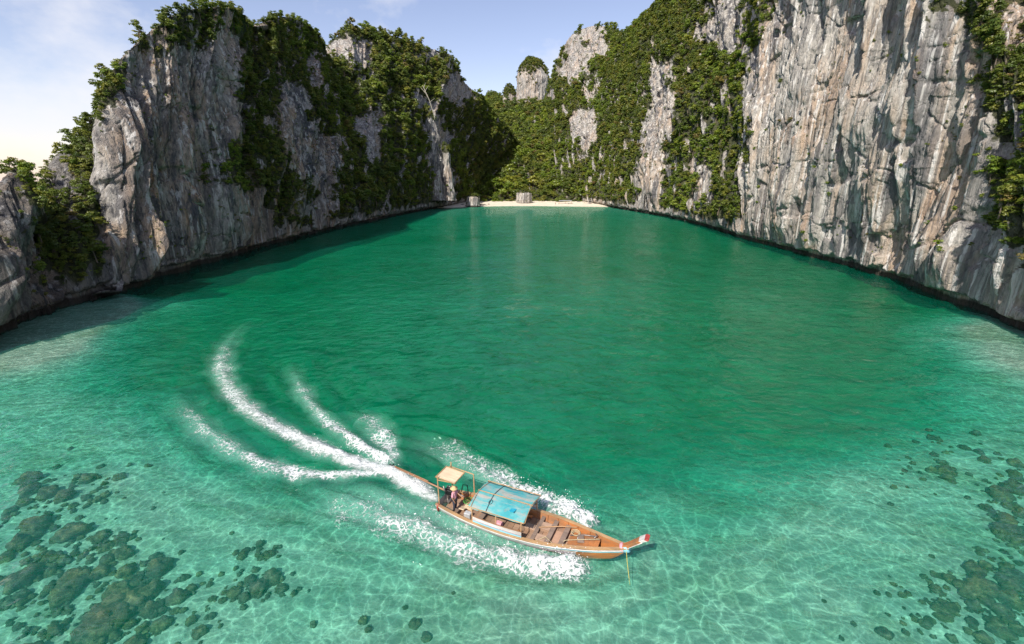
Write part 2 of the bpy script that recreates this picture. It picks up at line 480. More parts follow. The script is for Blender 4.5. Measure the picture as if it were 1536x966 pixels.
def massif(name, label, mat, cols, res, size, seed, amp=1.0, nback=14, flip=False, leaf=0, vegbias=0.0, dens=1.0, back=0.45, tufts=1.0, butt=1.0, lowveg=False):
    """cols: (base px, base py, crest px, crest py, crest range / base range, profile power)"""
    base = []; crest = []; pw = []
    for bx, by, cx, cy_, k, p in cols:
        b = ground(bx, by); r = math.hypot(b.x, b.y) * k
        cy_ += 0.55 * size / r * FPX
        c = at_range(cx, cy_, r)
        base.append(b); crest.append(c); pw.append(p)
    n0 = 40 * len(cols)
    B = catmull(np.array(base), n0); K = catmull(np.array(crest), n0); Pw = catmull(np.array(pw), n0)
    # resample evenly along the mean of base and crest
    mid = (B + K) / 2
    L = np.concatenate([[0], np.cumsum(np.linalg.norm(np.diff(mid[:, :2], axis=0), axis=1) + 0.35 * np.linalg.norm(np.diff(mid, axis=0), axis=1))])
    nu = max(20, int(L[-1] / res))
    q = np.linspace(0, L[-1], nu)
    ip = lambda A: np.stack([np.interp(q, L, A[:, i]) for i in range(A.shape[1])], -1)
    B, K = ip(B), ip(K); Pw = np.interp(q, L, Pw)
    hmax = K[:, 2].max(); nv = max(20, int(np.hypot(hmax, np.linalg.norm((K - B)[:, :2], axis=1).max() * 0.6) / res))
    t = np.linspace(0, 1, nv)
    rows = []
    low = B.copy(); low[:, 2] = -7
    for tt in t:
        h = tt
        sb = (h ** Pw)[:, None]
        P = B.copy(); P[:, :2] = B[:, :2] + (K - B)[:, :2] * sb; P[:, 2] = K[:, 2] * h
        rows.append(P)
    # round the crest over and fall away behind
    away = (K - B)[:, :2]
    rad = K[:, :2] / np.linalg.norm(K[:, :2], axis=1, keepdims=True)
    away = rad
    span = np.maximum(K[:, 2], 10)[:, None]
    for j in range(1, nback + 1):
        f = j / nback
        P = K.copy(); P[:, :2] = K[:, :2] + away * span * back * (f ** 0.8) * 1.2
        P[:, 2] = K[:, 2] * (1 - 1.05 * f ** 1.7) - 2 * (f == 1)
        rows.append(P)
    rows = [low] + rows
    P = np.stack(rows, 1)                                   # nu, nv, 3
    N = normals_of(P)
    if flip: N = -N
    s = np.broadcast_to(q[:, None], P.shape[:2]); z = P[..., 2]
    ends = np.minimum(q, L[-1] - q); ends = 0.12 + 0.88 * sstep(0, 0.13 * L[-1], ends)
    rowt = np.concatenate([[0], t, np.ones(nback)])
    D = displace(P, N, s, z, amp, seed, res, True, butt, ends[:, None] * (1 - 0.75 * sstep(0.72, 1.0, rowt))[None, :])
    px, py = project(D)
    N2 = normals_of(D)
    if flip: N2 = -N2
    wobx = (fbm(px / 16, py / 16, seed + 80, 3) - 0.5) * 46
    wob2 = (fbm(px / 5, py / 5, seed + 81, 2) - 0.5) * 16
    wob3 = (fbm(px / 34, py / 48, seed + 82, 2) - 0.5) * 50
    veg = np.ones(px.shape)
    for poly in ROCK:
        veg = np.minimum(veg, 1 - sstep(-5, 5, poly_dist(px, py, poly) + (wobx * 1.1 + wob3) * (0.6 if name == 'hill_right' else 1.0) + wob2 * 1.5))
    if name == 'cliff_left':
        veg = np.minimum(veg, 1 - sstep(-4, 4, poly_dist(px, py, [(120, 210), (172, 165), (190, 200), (190, 470), (120, 470)]) + wob2))
    sc_ = np.clip(N2[..., 2], 0, 1)
    # stray rock outcrops on steep ground, plants on ledges in the rock
    steep = (1 - sc_)
    outc = sstep(0.62, 0.74, fbm(s / 14, z / 20, seed + 85, 4) + 0.12 * (steep - 0.6) + vegbias)
    outc = np.maximum(outc, sstep(0.60, 0.68, fbm(s / (size * 1.5), z / (size * 2.6), seed + 89, 3) + 0.10 * (steep - 0.6) + vegbias * 0.4))
    veg = veg * (1 - 0.9 * outc * (z > 3))
    if not lowveg: veg = veg * sstep(2.0, 5.5, z + 4 * (fbm(s / 5, z / 5, seed + 86, 2) - 0.5))
    veg[:, -nback:] = 1.0
    nu_, nv_ = P.shape[:2]
    F = grid_faces(nu_, nv_)
    if flip: F = F[:, ::-1]
    me = mesh_np(name, D.reshape(-1, 3), F, mat, True, {'veg': veg.ravel()})
    o = link(name, me)
    tag(o, label, None, None, 'structure')
    # depth buffer for choosing what is seen
    rng = np.linalg.norm(D - np.array([0, 0, CAMH]), axis=-1)
    gx = np.clip((px / 6).astype(int), 0, 256); gy = np.clip((py / 6).astype(int), 0, 161)
    inb = (px > 0) & (px < W0) & (py > 0) & (py < H0) & (D[..., 1] > 1)
    np.minimum.at(DEPTHBUF, (gy[inb], gx[inb]), rng[inb])
    # plants
    A = D[:-1, :-1]; Bq = D[1:, :-1]; Dq = D[:-1, 1:]
    area = np.linalg.norm(np.cross(Bq - A, Dq - A), axis=-1)
    vf = veg[:-1, :-1].copy()
    wgt = area * np.where(vf > 0.45, vf, 0)
    wgt[:, -nback:] *= 0.35
    tot = wgt.sum()
    n = int(tot / (0.30 * size * size) * dens)
    pr = (wgt / tot).ravel()
    idx = RNG.choice(pr.size, n, p=pr)
    fu, fv = idx // (nv_ - 1), idx % (nv_ - 1)
    ru, rv = RNG.random(n), RNG.random(n)
    pts = A[fu, fv] + (Bq - A)[fu, fv] * ru[:, None] + (Dq - A)[fu, fv] * rv[:, None]
    nn = N2[fu, fv]
    sz = size * np.clip(np.exp(RNG.normal(-0.2, 0.46, n)), 0.3, 2.2)
    pts = pts + nn * (sz * 0.12)[:, None]
    big = fbm(pts[:, 0] / 22, pts[:, 1] / 22 + pts[:, 2] / 30, seed + 87, 2)
    lk = np.where(big + RNG.normal(0, 0.10, n) > 0.56, 1, 0) if leaf else np.where(big + RNG.normal(0, 0.12, n) > 0.64, 1, 0)
    lk = np.where(RNG.random(n) < (0.025 if leaf else 0.015), 2, lk)
    for i in range(n):
        SCATTER.append((name, pts[i], sz[i], int(lk[i]), float(nn[i, 2])))
    # small shrubs and tufts on ledges and in cracks of the bare rock
    tuft = sstep(0.50, 0.68, fbm(s / 7, z / 7, seed + 88, 3))[:-1, :-1] * np.clip(N2[:-1, :-1, 2] * 2.2 + 0.15, 0.02, 1)
    wg = area * tuft * (vf <= 0.45) * (z[:-1, :-1] > 2.5); wg[:, -nback:] = 0
    n2 = int(wg.sum() / (0.9 * size * size) * tufts)
    if n2 > 3:
        idx = RNG.choice(wg.size, n2, p=(wg / wg.sum()).ravel())
        for i in idx:
            a_, b_ = i // (nv_ - 1), i % (nv_ - 1)
            SCATTER.append((name + '.tuft', D[a_, b_] + N2[a_, b_] * 0.1 * size, size * random.uniform(0.22, 0.6), random.choice((0, 0, 1, 2)), 0.5))
    return D, N2, veg, s

# ------------------------------------------------------------------ the cliffs and hills
FACE = {}
massif('cliff_far_left', 'dark rounded limestone headland with bushes at the mouth of the bay', M['rock_shade'],
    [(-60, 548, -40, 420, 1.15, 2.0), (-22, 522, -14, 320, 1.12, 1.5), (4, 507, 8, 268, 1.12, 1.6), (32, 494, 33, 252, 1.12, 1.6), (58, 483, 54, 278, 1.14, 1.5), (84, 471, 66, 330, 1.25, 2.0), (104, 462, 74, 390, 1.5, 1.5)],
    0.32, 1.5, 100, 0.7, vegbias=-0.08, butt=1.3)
massif('hill_left', 'dark bushy hill between the headland and the big shaded cliff', M['rock_shade'],
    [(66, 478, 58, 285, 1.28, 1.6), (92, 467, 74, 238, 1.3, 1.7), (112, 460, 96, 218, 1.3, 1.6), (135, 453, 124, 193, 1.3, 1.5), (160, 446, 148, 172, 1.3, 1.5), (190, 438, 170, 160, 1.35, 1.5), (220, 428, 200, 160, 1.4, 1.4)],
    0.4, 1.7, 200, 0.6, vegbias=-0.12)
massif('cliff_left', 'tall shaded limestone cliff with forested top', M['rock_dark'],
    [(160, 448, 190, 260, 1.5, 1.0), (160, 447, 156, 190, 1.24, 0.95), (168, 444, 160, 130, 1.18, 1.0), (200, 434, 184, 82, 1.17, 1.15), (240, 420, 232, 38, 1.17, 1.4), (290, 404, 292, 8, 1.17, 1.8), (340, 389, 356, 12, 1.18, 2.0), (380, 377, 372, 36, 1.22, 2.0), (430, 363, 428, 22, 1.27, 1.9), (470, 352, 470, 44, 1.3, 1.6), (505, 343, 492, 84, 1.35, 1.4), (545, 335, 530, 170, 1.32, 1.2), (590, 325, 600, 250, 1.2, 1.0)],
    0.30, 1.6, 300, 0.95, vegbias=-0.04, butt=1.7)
massif('hill_left_far', 'high forested limestone hill rising over the shaded end of the bay', M['rock_grey'],
    [(470, 352, 480, 100, 1.55, 1.4), (500, 345, 492, 62, 1.5, 1.4), (540, 336, 535, 41, 1.45, 1.3), (580, 327, 585, 50, 1.4, 1.3), (615, 320, 640, 68, 1.36, 1.4), (640, 315.5, 676, 82, 1.32, 1.5), (660, 312, 698, 122, 1.3, 1.4), (676, 309.5, 728, 150, 1.34, 1.2), (688, 307.5, 760, 190, 1.4, 1.1), (700, 305, 800, 240, 1.5, 1.0)],
    0.75, 3.1, 400, 1.0, vegbias=-0.12)
massif('hill_valley', 'forested saddle behind the sandy beach', M['rock_grey'],
    [(640, 305.5, 700, 170, 1.9, 0.9), (690, 305.5, 735, 148, 1.9, 0.9), (730, 305, 752, 152, 1.9, 0.9), (775, 304.3, 780, 152, 1.85, 0.9), (820, 304.5, 815, 150, 1.75, 0.9), (850, 305, 838, 135, 1.65, 1.0), (885, 304.5, 870, 110, 1.5, 1.0)],
    1.3, 6.0, 500, 0.8, leaf=1, vegbias=-0.2, lowveg=True)
massif('ridge_far', 'distant low wooded ridge in the gap between the hills', M['rock_grey'],
    [(680, 290, 715, 160, 2.3, 1.0), (715, 290, 738, 139, 2.3, 1.0), (745, 290, 760, 150, 2.3, 1.0), (785, 290, 790, 152, 2.3, 1.0), (830, 290, 830, 150, 2.3, 1.0)],
    3.0, 8.0, 550, 0.8, vegbias=-0.1)
massif('hill_right_far', 'far forested hill with grey rock summit beyond the beach', M['rock_grey'],
    [(838, 303.5, 818, 150, 1.5, 1.3), (850, 303.5, 828, 112, 1.46, 1.5), (866, 304, 846, 66, 1.42, 1.5), (884, 306, 872, 42, 1.42, 1.5), (905, 309, 905, 37, 1.42, 1.5), (930, 314, 935, 50, 1.42, 1.4), (965, 320, 975, 60, 1.4, 1.3)],
    0.8, 3.6, 600, 1.0, leaf=1, vegbias=-0.05)
massif('hill_right', 'steep sunlit forested slope with grey rock spurs', M['rock_grey'],
    [(872, 304.8, 880, 120, 1.42, 1.2), (905, 309, 925, 62, 1.38, 1.3), (945, 316, 958, 28, 1.34, 1.4), (985, 323.5, 996, -4, 1.3, 1.6), (1025, 332, 1036, -38, 1.3, 1.5), (1070, 344, 1082, -70, 1.3, 1.5), (1115, 358, 1126, -90, 1.3, 1.7), (1150, 367, 1160, -110, 1.25, 2.0)],
    0.62, 2.8, 700, 1.0, leaf=1, vegbias=-0.12)
massif('cliff_right', 'sheer sunlit limestone cliff streaked grey, white and peach', M['rock_pale'],
    [(1096, 354, 1150, 60, 1.5, 1.6), (1112, 359, 1124, -40, 1.26, 2.0), (1150, 368, 1155, -110, 1.14, 4.0), (1200, 382, 1210, -150, 1.12, 5.0), (1260, 399, 1275, -170, 1.12, 5.0), (1320, 418, 1340, -170, 1.12, 5.0), (1380, 438, 1405, -150, 1.14, 4.0), (1430, 457, 1462, -105, 1.22, 2.6), (1480, 479, 1506, -45, 1.3, 2.0), (1530, 503, 1540, 10, 1.36, 1.7), (1590, 535, 1590, 110, 1.42, 1.5), (1680, 590, 1680, 240, 1.5, 1.4), (1800, 670, 1790, 420, 1.5, 1.3)],
    0.28, 1.5, 800, 0.80, leaf=1, tufts=0.35)

def tower(name, label, mat, cx, cy, base_z, h, rx, ry, seed, res, size=3.0, amp=0.5, top=0.72, lean=(0, 0), plants=True, notch=False, cap=0.82, cat='rock', kind=None, flat=4.0):
    """a free-standing rock stack: closed ring loft with the same limestone relief"""
    nu = max(24, int(2 * math.pi * max(rx, ry) / res)); nv = max(12, int(h / res))
    ncap = max(5, int(min(rx, ry) / res))
    a = np.linspace(0, 2 * math.pi, nu + 1)[:-1]
    rows = []
    for t in np.linspace(0, 1, nv):
        k = 1.06 - (1.06 - top) * t ** 1.2
        k = k * (1 - 0.35 * max(0, (t - 0.86) / 0.14) ** 2)
        rows.append(np.stack([cx + lean[0] * t + rx * k * np.cos(a), cy + lean[1] * t + ry * k * np.sin(a), np.full(nu, base_z + h * t)], -1))
    kk = k
    for j in range(1, ncap + 1):
        f = 1 - j / ncap
        rows.append(np.stack([cx + lean[0] + rx * kk * f * np.cos(a), cy + lean[1] + ry * kk * f * np.sin(a), np.full(nu, base_z + h + h / flat * 0.2 * (1 - f * f))], -1))
    P = np.stack(rows, 1)
    P = np.concatenate([P, P[:1]], 0)
    N = normals_of(P); N[0] = N[-1] = (N[0] + N[-1]) / 2
    s = np.broadcast_to((np.concatenate([a, [0]]) * max(rx, ry))[:, None], P.shape[:2]); z = P[..., 2]
    # periodic relief from the ring position itself
    X, Y = P[..., 0], P[..., 1]
    d = (fbm(X / 7 + Y / 11, z / 18 + Y / 9, seed, 3) - 0.5) * 4 + (ridged(X / 2.6 + 0.3 * Y, z / 22 + Y / 3.1, seed + 3, 3) - 0.5) * 2.2 + (fbm(X / 0.9 + Y / 1.3, z / 2 - Y, seed + 5, 3) - 0.5) * 0.7
    c1, g1 = cells(X / 2.6 + Y / 3.0, z / 5 + Y / 7, seed + 7); d += (c1 - 0.5) * 0.9
    if notch: d -= 1.3 * (1 - sstep(0.6, 1.3, z - base_z))
    hn = N.copy(); hn[..., 2] *= 0.3; hn /= np.linalg.norm(hn, axis=-1, keepdims=True) + 1e-9
    D = P + hn * (d * amp)[..., None]; D[-1] = D[0]
    N2 = normals_of(D)
    zf = (D[..., 2] - base_z) / h
    veg = sstep(cap - 0.1, cap + 0.06, zf + 0.16 * (fbm(s / 4, z / 4, seed + 9, 2) - 0.5)) if plants else np.zeros(s.shape)
    nu_, nv_ = P.shape[:2]
    o = link(name, mesh_np(name, D.reshape(-1, 3), grid_faces(nu_, nv_), mat, True, {'veg': veg.ravel()}))
    tag(o, label, cat if kind is None else None, None, kind)
    rng = np.linalg.norm(D - np.array([0, 0, CAMH]), axis=-1); px, py = project(D)
    gx = np.clip((px / 6).astype(int), 0, 256); gy = np.clip((py / 6).astype(int), 0, 161)
    np.minimum.at(DEPTHBUF, (gy.ravel(), gx.ravel()), rng.ravel())
    if plants:
        A = D[:-1, :-1]; area = np.linalg.norm(np.cross(D[1:, :-1] - A, D[:-1, 1:] - A), axis=-1)
        wgt = area * np.where(veg[:-1, :-1] > 0.4, 1, 0.02); n = max(6, int(wgt.sum() / (0.3 * size * size)))
        idx = RNG.choice(wgt.size, n, p=(wgt / wgt.sum()).ravel())
        for i in idx:
            SCATTER.append((name, D[i // (nv_ - 1), i % (nv_ - 1)] + np.array([0, 0, 0.1 * size]), size * random.uniform(0.6, 1.3), 0, 0.7))
    return o

def tower_px(name, label, mat, x0, x1, ybase, ytop, rng, seed, res, **kw):
    b = at_range((x0 + x1) / 2, ybase, rng); t = at_range((x0 + x1) / 2, ytop, rng)
    rx = (x1 - x0) / 2 / math.hypot(FPX, 0) * rng
    bz = kw.pop('base_z', b.z)
    return tower(name, label, mat, b.x, b.y, bz, t.z - bz, rx, kw.pop('ry', rx), seed, res, **kw)

tower_px('rock_pinnacle', 'square-topped limestone tower standing in the gap between the hills', M['rock_grey'], 775, 822, 190, 98, 880, 900, 1.2, size=4.5, amp=1.4, top=0.88, cap=0.95, base_z=40)
tower_px('rock_pinnacle', 'small rounded limestone knob beside the square-topped tower', M['rock_grey'], 753, 775, 170, 134, 930, 910, 1.2, size=4.5, amp=0.9, top=0.8, cap=0.92, base_z=60)
tower_px('rock_spire', 'slender grey limestone spire on the shaded forested hill', M['rock_grey'], 644, 674, 300, 165, 352, 920, 0.6, size=3.5, amp=1.2, top=0.42, cap=0.92, base_z=6, lean=(-7, 8))
tower_px('rock_spire', 'short pale spire leaning beside the slender spire on the shaded hill', M['rock_grey'], 668, 684, 300, 222, 346, 930, 0.6, size=3.0, amp=0.9, top=0.4, cap=0.95, base_z=6, lean=(-3, 5))
tower_px('beach_boulder', 'squat grey rock stack at the shaded end of the beach', M['rock_pale'], 699, 719, 309.5, 294.5, 372, 940, 0.35, size=1.6, amp=0.85, top=0.8, cap=0.97, notch=True, base_z=-1.2, plants=True)
tower_px('beach_boulder', 'squat pale rock stack under green trees on the beach', M['rock_pale'], 776, 796, 303.5, 289, 415, 950, 0.35, size=1.6, amp=0.85, top=0.86, cap=0.99, base_z=0.2, plants=True)
# ------------------------------------------------------------------ sand, seabed, water
def depth_at(X, Y):
    yb = 18.0 + 0.0088 * X * X + np.where(X < 0, 0.10 * -X, 0.03 * X) + (fbm(X / 9, Y / 9, 31, 3) - 0.5) * 7
    basin = np.interp(Y, [0, 40, 60, 80, 150, 250, 340, 370], [4.2, 4.2, 3.5, 2.75, 1.6, 0.74, 0.25, 0.14])
    d = 0.95 + (np.maximum(basin, 0.95) - 0.95) * sstep(0, 22, Y - yb)
    d = np.where(Y > 150, np.minimum(d, basin), d)
    d = d - 2.2 * sstep(44, 66, -X) * sstep(40, 56, Y) * (1 - sstep(75, 95, Y))       # shoal by the headland
    d = d - 1.0 * sstep(50, 62, X) * (1 - sstep(60, 80, Y))
    d = d + 14 * sstep(110, 500, np.abs(X)) + 14 * sstep(30, 400, -Y)
    d = np.maximum(d, 0.25)
    d = d * (1 + (fbm(X / 3.5, Y / 3.5, 33, 3) - 0.5) * 0.35 + (fbm(X / 14, Y / 14, 34, 3) - 0.5) * 0.35)
    return np.maximum(d, 0.15)
def axis_pts(lo, a, b, hi, step, n):
    core = np.arange(a, b, step)
    g = np.linspace(0, 1, n + 1)[1:] ** 2.6
    return np.concatenate([(a - (a - lo) * g)[::-1], core, b + (hi - b) * g])
xs = axis_pts(-3500, -85, 85, 3500, 0.7, 30); ys = axis_pts(-3500, 4, 130, 4500, 0.7, 60)
X, Y = np.meshgrid(xs, ys, indexing='ij')
Z = -depth_at(X, Y)
Z = np.where(Y > 372, np.minimum(Z, -0.5 - (Y > 380) * 0.8), Z)
m = NT('seabed_sand')
p_ = m.pos()
c = m.ramp(m.noise(p_, 0.5, 6, 0.65), [(0.3, (0.36, 0.35, 0.29)), (0.7, (0.49, 0.47, 0.405))])
gr = m.ramp(m.noise(m.pos((0.11, 0.11, 0.11)), 1, 6, 0.65, 0.6), [(0.50, 0.0), (0.64, 0.55)])
c = m.mix(gr, c, (0.22, 0.22, 0.13))
sp = m.ramp(m.noise(m.pos((0.9, 0.9, 0.9), loc=(4, 4, 0)), 1, 5, 0.75), [(0.63, 0.0), (0.72, 0.7)])
c = m.mix(sp, c, (0.16, 0.15, 0.09))
m.l.new(c, m.b.inputs['Base Color']); m.b.inputs['Roughness'].default_value = 0.95
m.l.new(m.bump(m.noise(m.pos((2, 2, 2)), 1, 5), 0.6, 0.12), m.b.inputs['Normal'])
o = link('seabed', mesh_np('seabed', np.stack([X, Y, Z], -1).reshape(-1, 3), grid_faces(*X.shape), m.m))
tag(o, 'pale sandy sea floor with dark weed patches under the clear water', None, None, 'structure')

# beach
xs_b = np.arange(-130, 130, 1.5); ys_b = np.arange(352, 500, 1.5)
X, Y = np.meshgrid(xs_b, ys_b, indexing='ij')
shore = 382 - 0.0075 * (X - 6) ** 2 * (X > 6) * 0.4 - 0.010 * (X - 6) ** 2 * (X < 6) + (fbm(X / 18, Y / 40, 41, 2) - 0.5) * 8
Z = np.where(Y > shore, 0.028 * (Y - shore) + 0.03, 0.05 * (Y - shore) + 0.03) + (fbm(X / 6, Y / 6, 42, 3) - 0.5) * 0.35 * sstep(0, 10, Y - shore)
Z = np.maximum(Z, -2.2)
m = NT('beach_sand')
c = m.ramp(m.noise(m.pos((0.3, 0.3, 0.3)), 1, 6, 0.6), [(0.3, (0.58, 0.50, 0.38)), (0.7, (0.76, 0.69, 0.57))])
m.l.new(c, m.b.inputs['Base Color']); m.b.inputs['Roughness'].default_value = 0.95
m.l.new(m.bump(m.noise(m.pos((1.5, 1.5, 1.5)), 1, 5), 0.5, 0.1), m.b.inputs['Normal'])
o = link('beach', mesh_np('beach', np.stack([X, Y, Z], -1).reshape(-1, 3), grid_faces(*X.shape), m.m))
tag(o, 'small crescent of white sand at the head of the bay', None, None, 'structure')

# ---- boat frame (used by the wake too)
BOAT = ground(655, 768); HEAD = ground(928, 861)
BDIR = (HEAD - BOAT).normalized(); BANG = math.atan2(BDIR.y, BDIR.x)
BOAT_POS = Vector((BOAT.x, BOAT.y, 0)) + Vector((-BDIR.y, BDIR.x, 0)) * 0.75
def smooth_path(pts, n, z=0.0):
    return catmull(np.array([ground(*p)[:2] for p in pts]), n)
WAKE_MAIN = smooth_path([(690, 775), (640, 742), (590, 712), (535, 694), (470, 668), (412, 640), (365, 607), (338, 572), (332, 540), (346, 508), (372, 482)], 400)
WAKE_OUT = smooth_path([(600, 712), (540, 712), (482, 714), (430, 707), (372, 686), (318, 652), (282, 618), (262, 590)], 300)
WAKE_IN = smooth_path([(604, 704), (566, 684), (520, 655), (480, 622), (452, 585), (434, 545)], 300)
WAKE_HOOK = smooth_path([(596, 696), (578, 662), (560, 636), (540, 626), (515, 634)], 200)
WAKE_FAR = smooth_path([(912, 806), (885, 793), (850, 775), (810, 756), (760, 732), (715, 706), (672, 684), (636, 668), (600, 656)], 300)
WAKE_NEAR = smooth_path([(902, 840), (868, 847), (820, 848), (760, 838), (700, 819), (640, 798), (580, 776), (530, 755), (490, 736), (455, 716)], 400)
WAKE_SIDE = smooth_path([(850, 846), (780, 822), (710, 792), (650, 772), (590, 752), (530, 735)], 300)
def path_dist(X, Y, P):
    best = np.full(X.shape, 1e9)
    for q in P[::6]: best = np.minimum(best, np.hypot(X - q[0], Y - q[1]))
    return best

xs = axis_pts(-3500, -46, 46, 3500, 0.24, 60); ys = axis_pts(-3500, 9, 66, 4500, 0.24, 80)
X, Y = np.meshgrid(xs, ys, indexing='ij')
Z = np.zeros(X.shape)
core = (np.abs(X) < 60) & (Y > 5) & (Y < 90)
xc, yc = X[core], Y[core]
zc = (fbm(xc / 3.2, yc / 2.2, 51, 3) - 0.5) * 0.16
for P, amp, wl_, reach in ((WAKE_OUT, 0.13, 2.6, 7.0), (WAKE_MAIN, 0.10, 2.0, 4.0), (WAKE_IN, 0.11, 2.2, 5.0), (WAKE_NEAR, 0.12, 1.8, 3.6), (WAKE_FAR, 0.10, 1.6, 3.0)):
    dd = path_dist(xc, yc, P)
    zc = zc + amp * np.cos(dd * 2 * math.pi / wl_) * np.exp(-(dd / reach) ** 2) * (0.6 + 0.8 * vnoise(xc / 2, yc / 2, 52))
zc *= sstep(60, 40, np.abs(xc)) * sstep(5, 10, yc) * (1 - sstep(60, 85, yc))
Z[core] = zc
nu, nv = X.shape
top = np.stack([X, Y, Z], -1).reshape(-1, 3); n0 = len(top)
ring = [i * nv for i in range(nu)] + [(nu - 1) * nv + j for j in range(1, nv)] + [i * nv + nv - 1 for i in range(nu - 2, -1, -1)] + [j for j in range(nv - 2, 0, -1)]
low = top[ring].copy(); low[:, 2] = -40
V = np.concatenate([top, low]); rn = len(ring)
Fs = [grid_faces(nu, nv)]
side = np.array([[ring[i], n0 + i, n0 + (i + 1) % rn, ring[(i + 1) % rn]] for i in range(rn)])
def quad_bottom():
    return np.array([[n0 + 0, n0 + (nu + nv - 2) * 2 - (nv - 1), n0 + nu + nv - 2, n0 + nu - 1]])
F = np.concatenate([Fs[0], side[:, ::-1]])
m = NT('clear_green_sea')
m.n.remove(m.b)
h_a = m.noise(m.pos((0.34, 0.52, 1)), 1.0, 3, 0.5, 0.7)
h_b = m.noise(m.pos((0.9, 1.3, 1), loc=(3, 2, 0)), 1.0, 3, 0.5, 0.4)
h_c = m.noise(m.pos((0.16, 0.26, 1), loc=(7, 5, 0)), 1.0, 2, 0.5)
hh = m.math('ADD', m.math('MULTIPLY', h_a, 0.55), m.math('ADD', m.math('MULTIPLY', h_b, 0.18), m.math('MULTIPLY', h_c, 0.25)))
hh = m.math('MULTIPLY', hh, m.math('MULTIPLY_ADD', m.noise(m.pos((0.022, 0.035, 1), loc=(2, 9, 0)), 1.0, 3, 0.55, 0.8), 2.4, -0.25))
nrm = m.bump(hh, 1.0, 1.0)
# painted caustics: a bright line net in the sheet's transparency stands for focused sun
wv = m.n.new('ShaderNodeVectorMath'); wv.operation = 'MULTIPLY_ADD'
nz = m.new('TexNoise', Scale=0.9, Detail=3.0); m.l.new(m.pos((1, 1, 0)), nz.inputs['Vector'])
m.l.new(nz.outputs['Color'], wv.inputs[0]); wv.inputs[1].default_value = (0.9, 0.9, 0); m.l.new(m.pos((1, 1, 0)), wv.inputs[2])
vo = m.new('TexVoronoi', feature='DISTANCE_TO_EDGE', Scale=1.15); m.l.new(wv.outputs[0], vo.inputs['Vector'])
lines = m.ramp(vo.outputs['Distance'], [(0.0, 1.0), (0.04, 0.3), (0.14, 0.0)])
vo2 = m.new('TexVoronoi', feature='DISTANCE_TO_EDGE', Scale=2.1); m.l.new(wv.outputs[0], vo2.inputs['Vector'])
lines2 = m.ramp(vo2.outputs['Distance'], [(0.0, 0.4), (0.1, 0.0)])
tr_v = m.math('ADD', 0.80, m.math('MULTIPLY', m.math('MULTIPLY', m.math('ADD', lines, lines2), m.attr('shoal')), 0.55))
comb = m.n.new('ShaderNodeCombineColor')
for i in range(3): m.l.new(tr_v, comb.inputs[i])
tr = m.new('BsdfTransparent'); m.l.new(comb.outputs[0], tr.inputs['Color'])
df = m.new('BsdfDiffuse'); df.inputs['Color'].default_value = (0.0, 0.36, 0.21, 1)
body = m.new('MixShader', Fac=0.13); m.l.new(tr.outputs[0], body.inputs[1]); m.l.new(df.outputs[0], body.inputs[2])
gl = m.new('BsdfGlossy', Roughness=0.03); m.l.new(nrm, gl.inputs['Normal'])
fr = m.new('Fresnel', IOR=1.33); m.l.new(nrm, fr.inputs['Normal'])
ff = m.math('MINIMUM', m.math('MULTIPLY', fr.outputs[0], 1.1), 0.38)
surf = m.new('MixShader'); m.l.new(ff, surf.inputs[0]); m.l.new(body.outputs[0], surf.inputs[1]); m.l.new(gl.outputs[0], surf.inputs[2])
m.l.new(surf.outputs[0], m.out.inputs['Surface'])
va = m.new('VolumeAbsorption', Density=0.40)
va.inputs['Color'].default_value = (0.01, 0.872, 0.725, 1)
m.l.new(va.outputs[0], m.out.inputs['Volume'])
m.m.cycles.homogeneous_volume = True
sho = np.exp(-np.maximum(depth_at(top[:, 0], top[:, 1]) - 1.2, 0) * 1.1) * (top[:, 1] < 90)
me = mesh_np('sea', V, F, m.m, True, {'shoal': np.concatenate([sho, np.zeros(rn)])})
bm = bmesh.new(); bm.from_mesh(me); bm.verts.ensure_lookup_table()
bm.faces.new([bm.verts[n0 + i] for i in range(rn)]); bmesh.ops.recalc_face_normals(bm, faces=[f for f in bm.faces if len(f.verts) > 4])
bm.to_mesh(me); bm.free()
o = link('sea', me)
tag(o, 'calm emerald water of the bay, clear over sand near the reef', None, None, 'structure')

# ------------------------------------------------------------------ trees
def crown_mesh(name, mat, seed, lobes, quads, flat, layers=False):
    r = np.random.default_rng(seed)
    V = []
    for k in range(lobes):
        a = r.uniform(0, 2 * math.pi); rad = 0.30 * math.sqrt(r.random()) if k else 0
        cz = 0.34 + (0.32 * r.random() if not layers else 0.42 * (k / max(1, lobes - 1)))
        if layers: rad *= 1.25 * (1 - 0.45 * k / lobes)
        c = np.array([rad * math.cos(a), rad * math.sin(a), cz])
        lr = r.uniform(0.15, 0.27); ax = np.array([lr, lr, lr * flat])
        n = quads // lobes
        d = r.normal(size=(n, 3)); d /= np.linalg.norm(d, axis=1, keepdims=True)
        d[:, 2] = np.where(d[:, 2] < -0.25, -d[:, 2] * 0.6, d[:, 2])
        p = c + d * ax * (r.random((n, 1)) ** 0.35)
        nr = d + r.normal(scale=0.45, size=(n, 3)) + np.array([0, 0, 0.35]); nr /= np.linalg.norm(nr, axis=1, keepdims=True)
        t = np.cross(nr, r.normal(size=(n, 3))); t /= np.linalg.norm(t, axis=1, keepdims=True); b = np.cross(nr, t)
        w = r.uniform(0.030, 0.062, (n, 1)); l = w * r.uniform(1.0, 1.7, (n, 1))
        V.append(np.stack([p - t * w * 0.5 - b * l * 0.2, p - b * l, p + t * w, p + b * l * 0.9 + nr * w * 0.25], 1))
    V = np.concatenate(V).reshape(-1, 3); F = np.arange(len(V)).reshape(-1, 4)
    return mesh_np(name, V, F, mat, False)
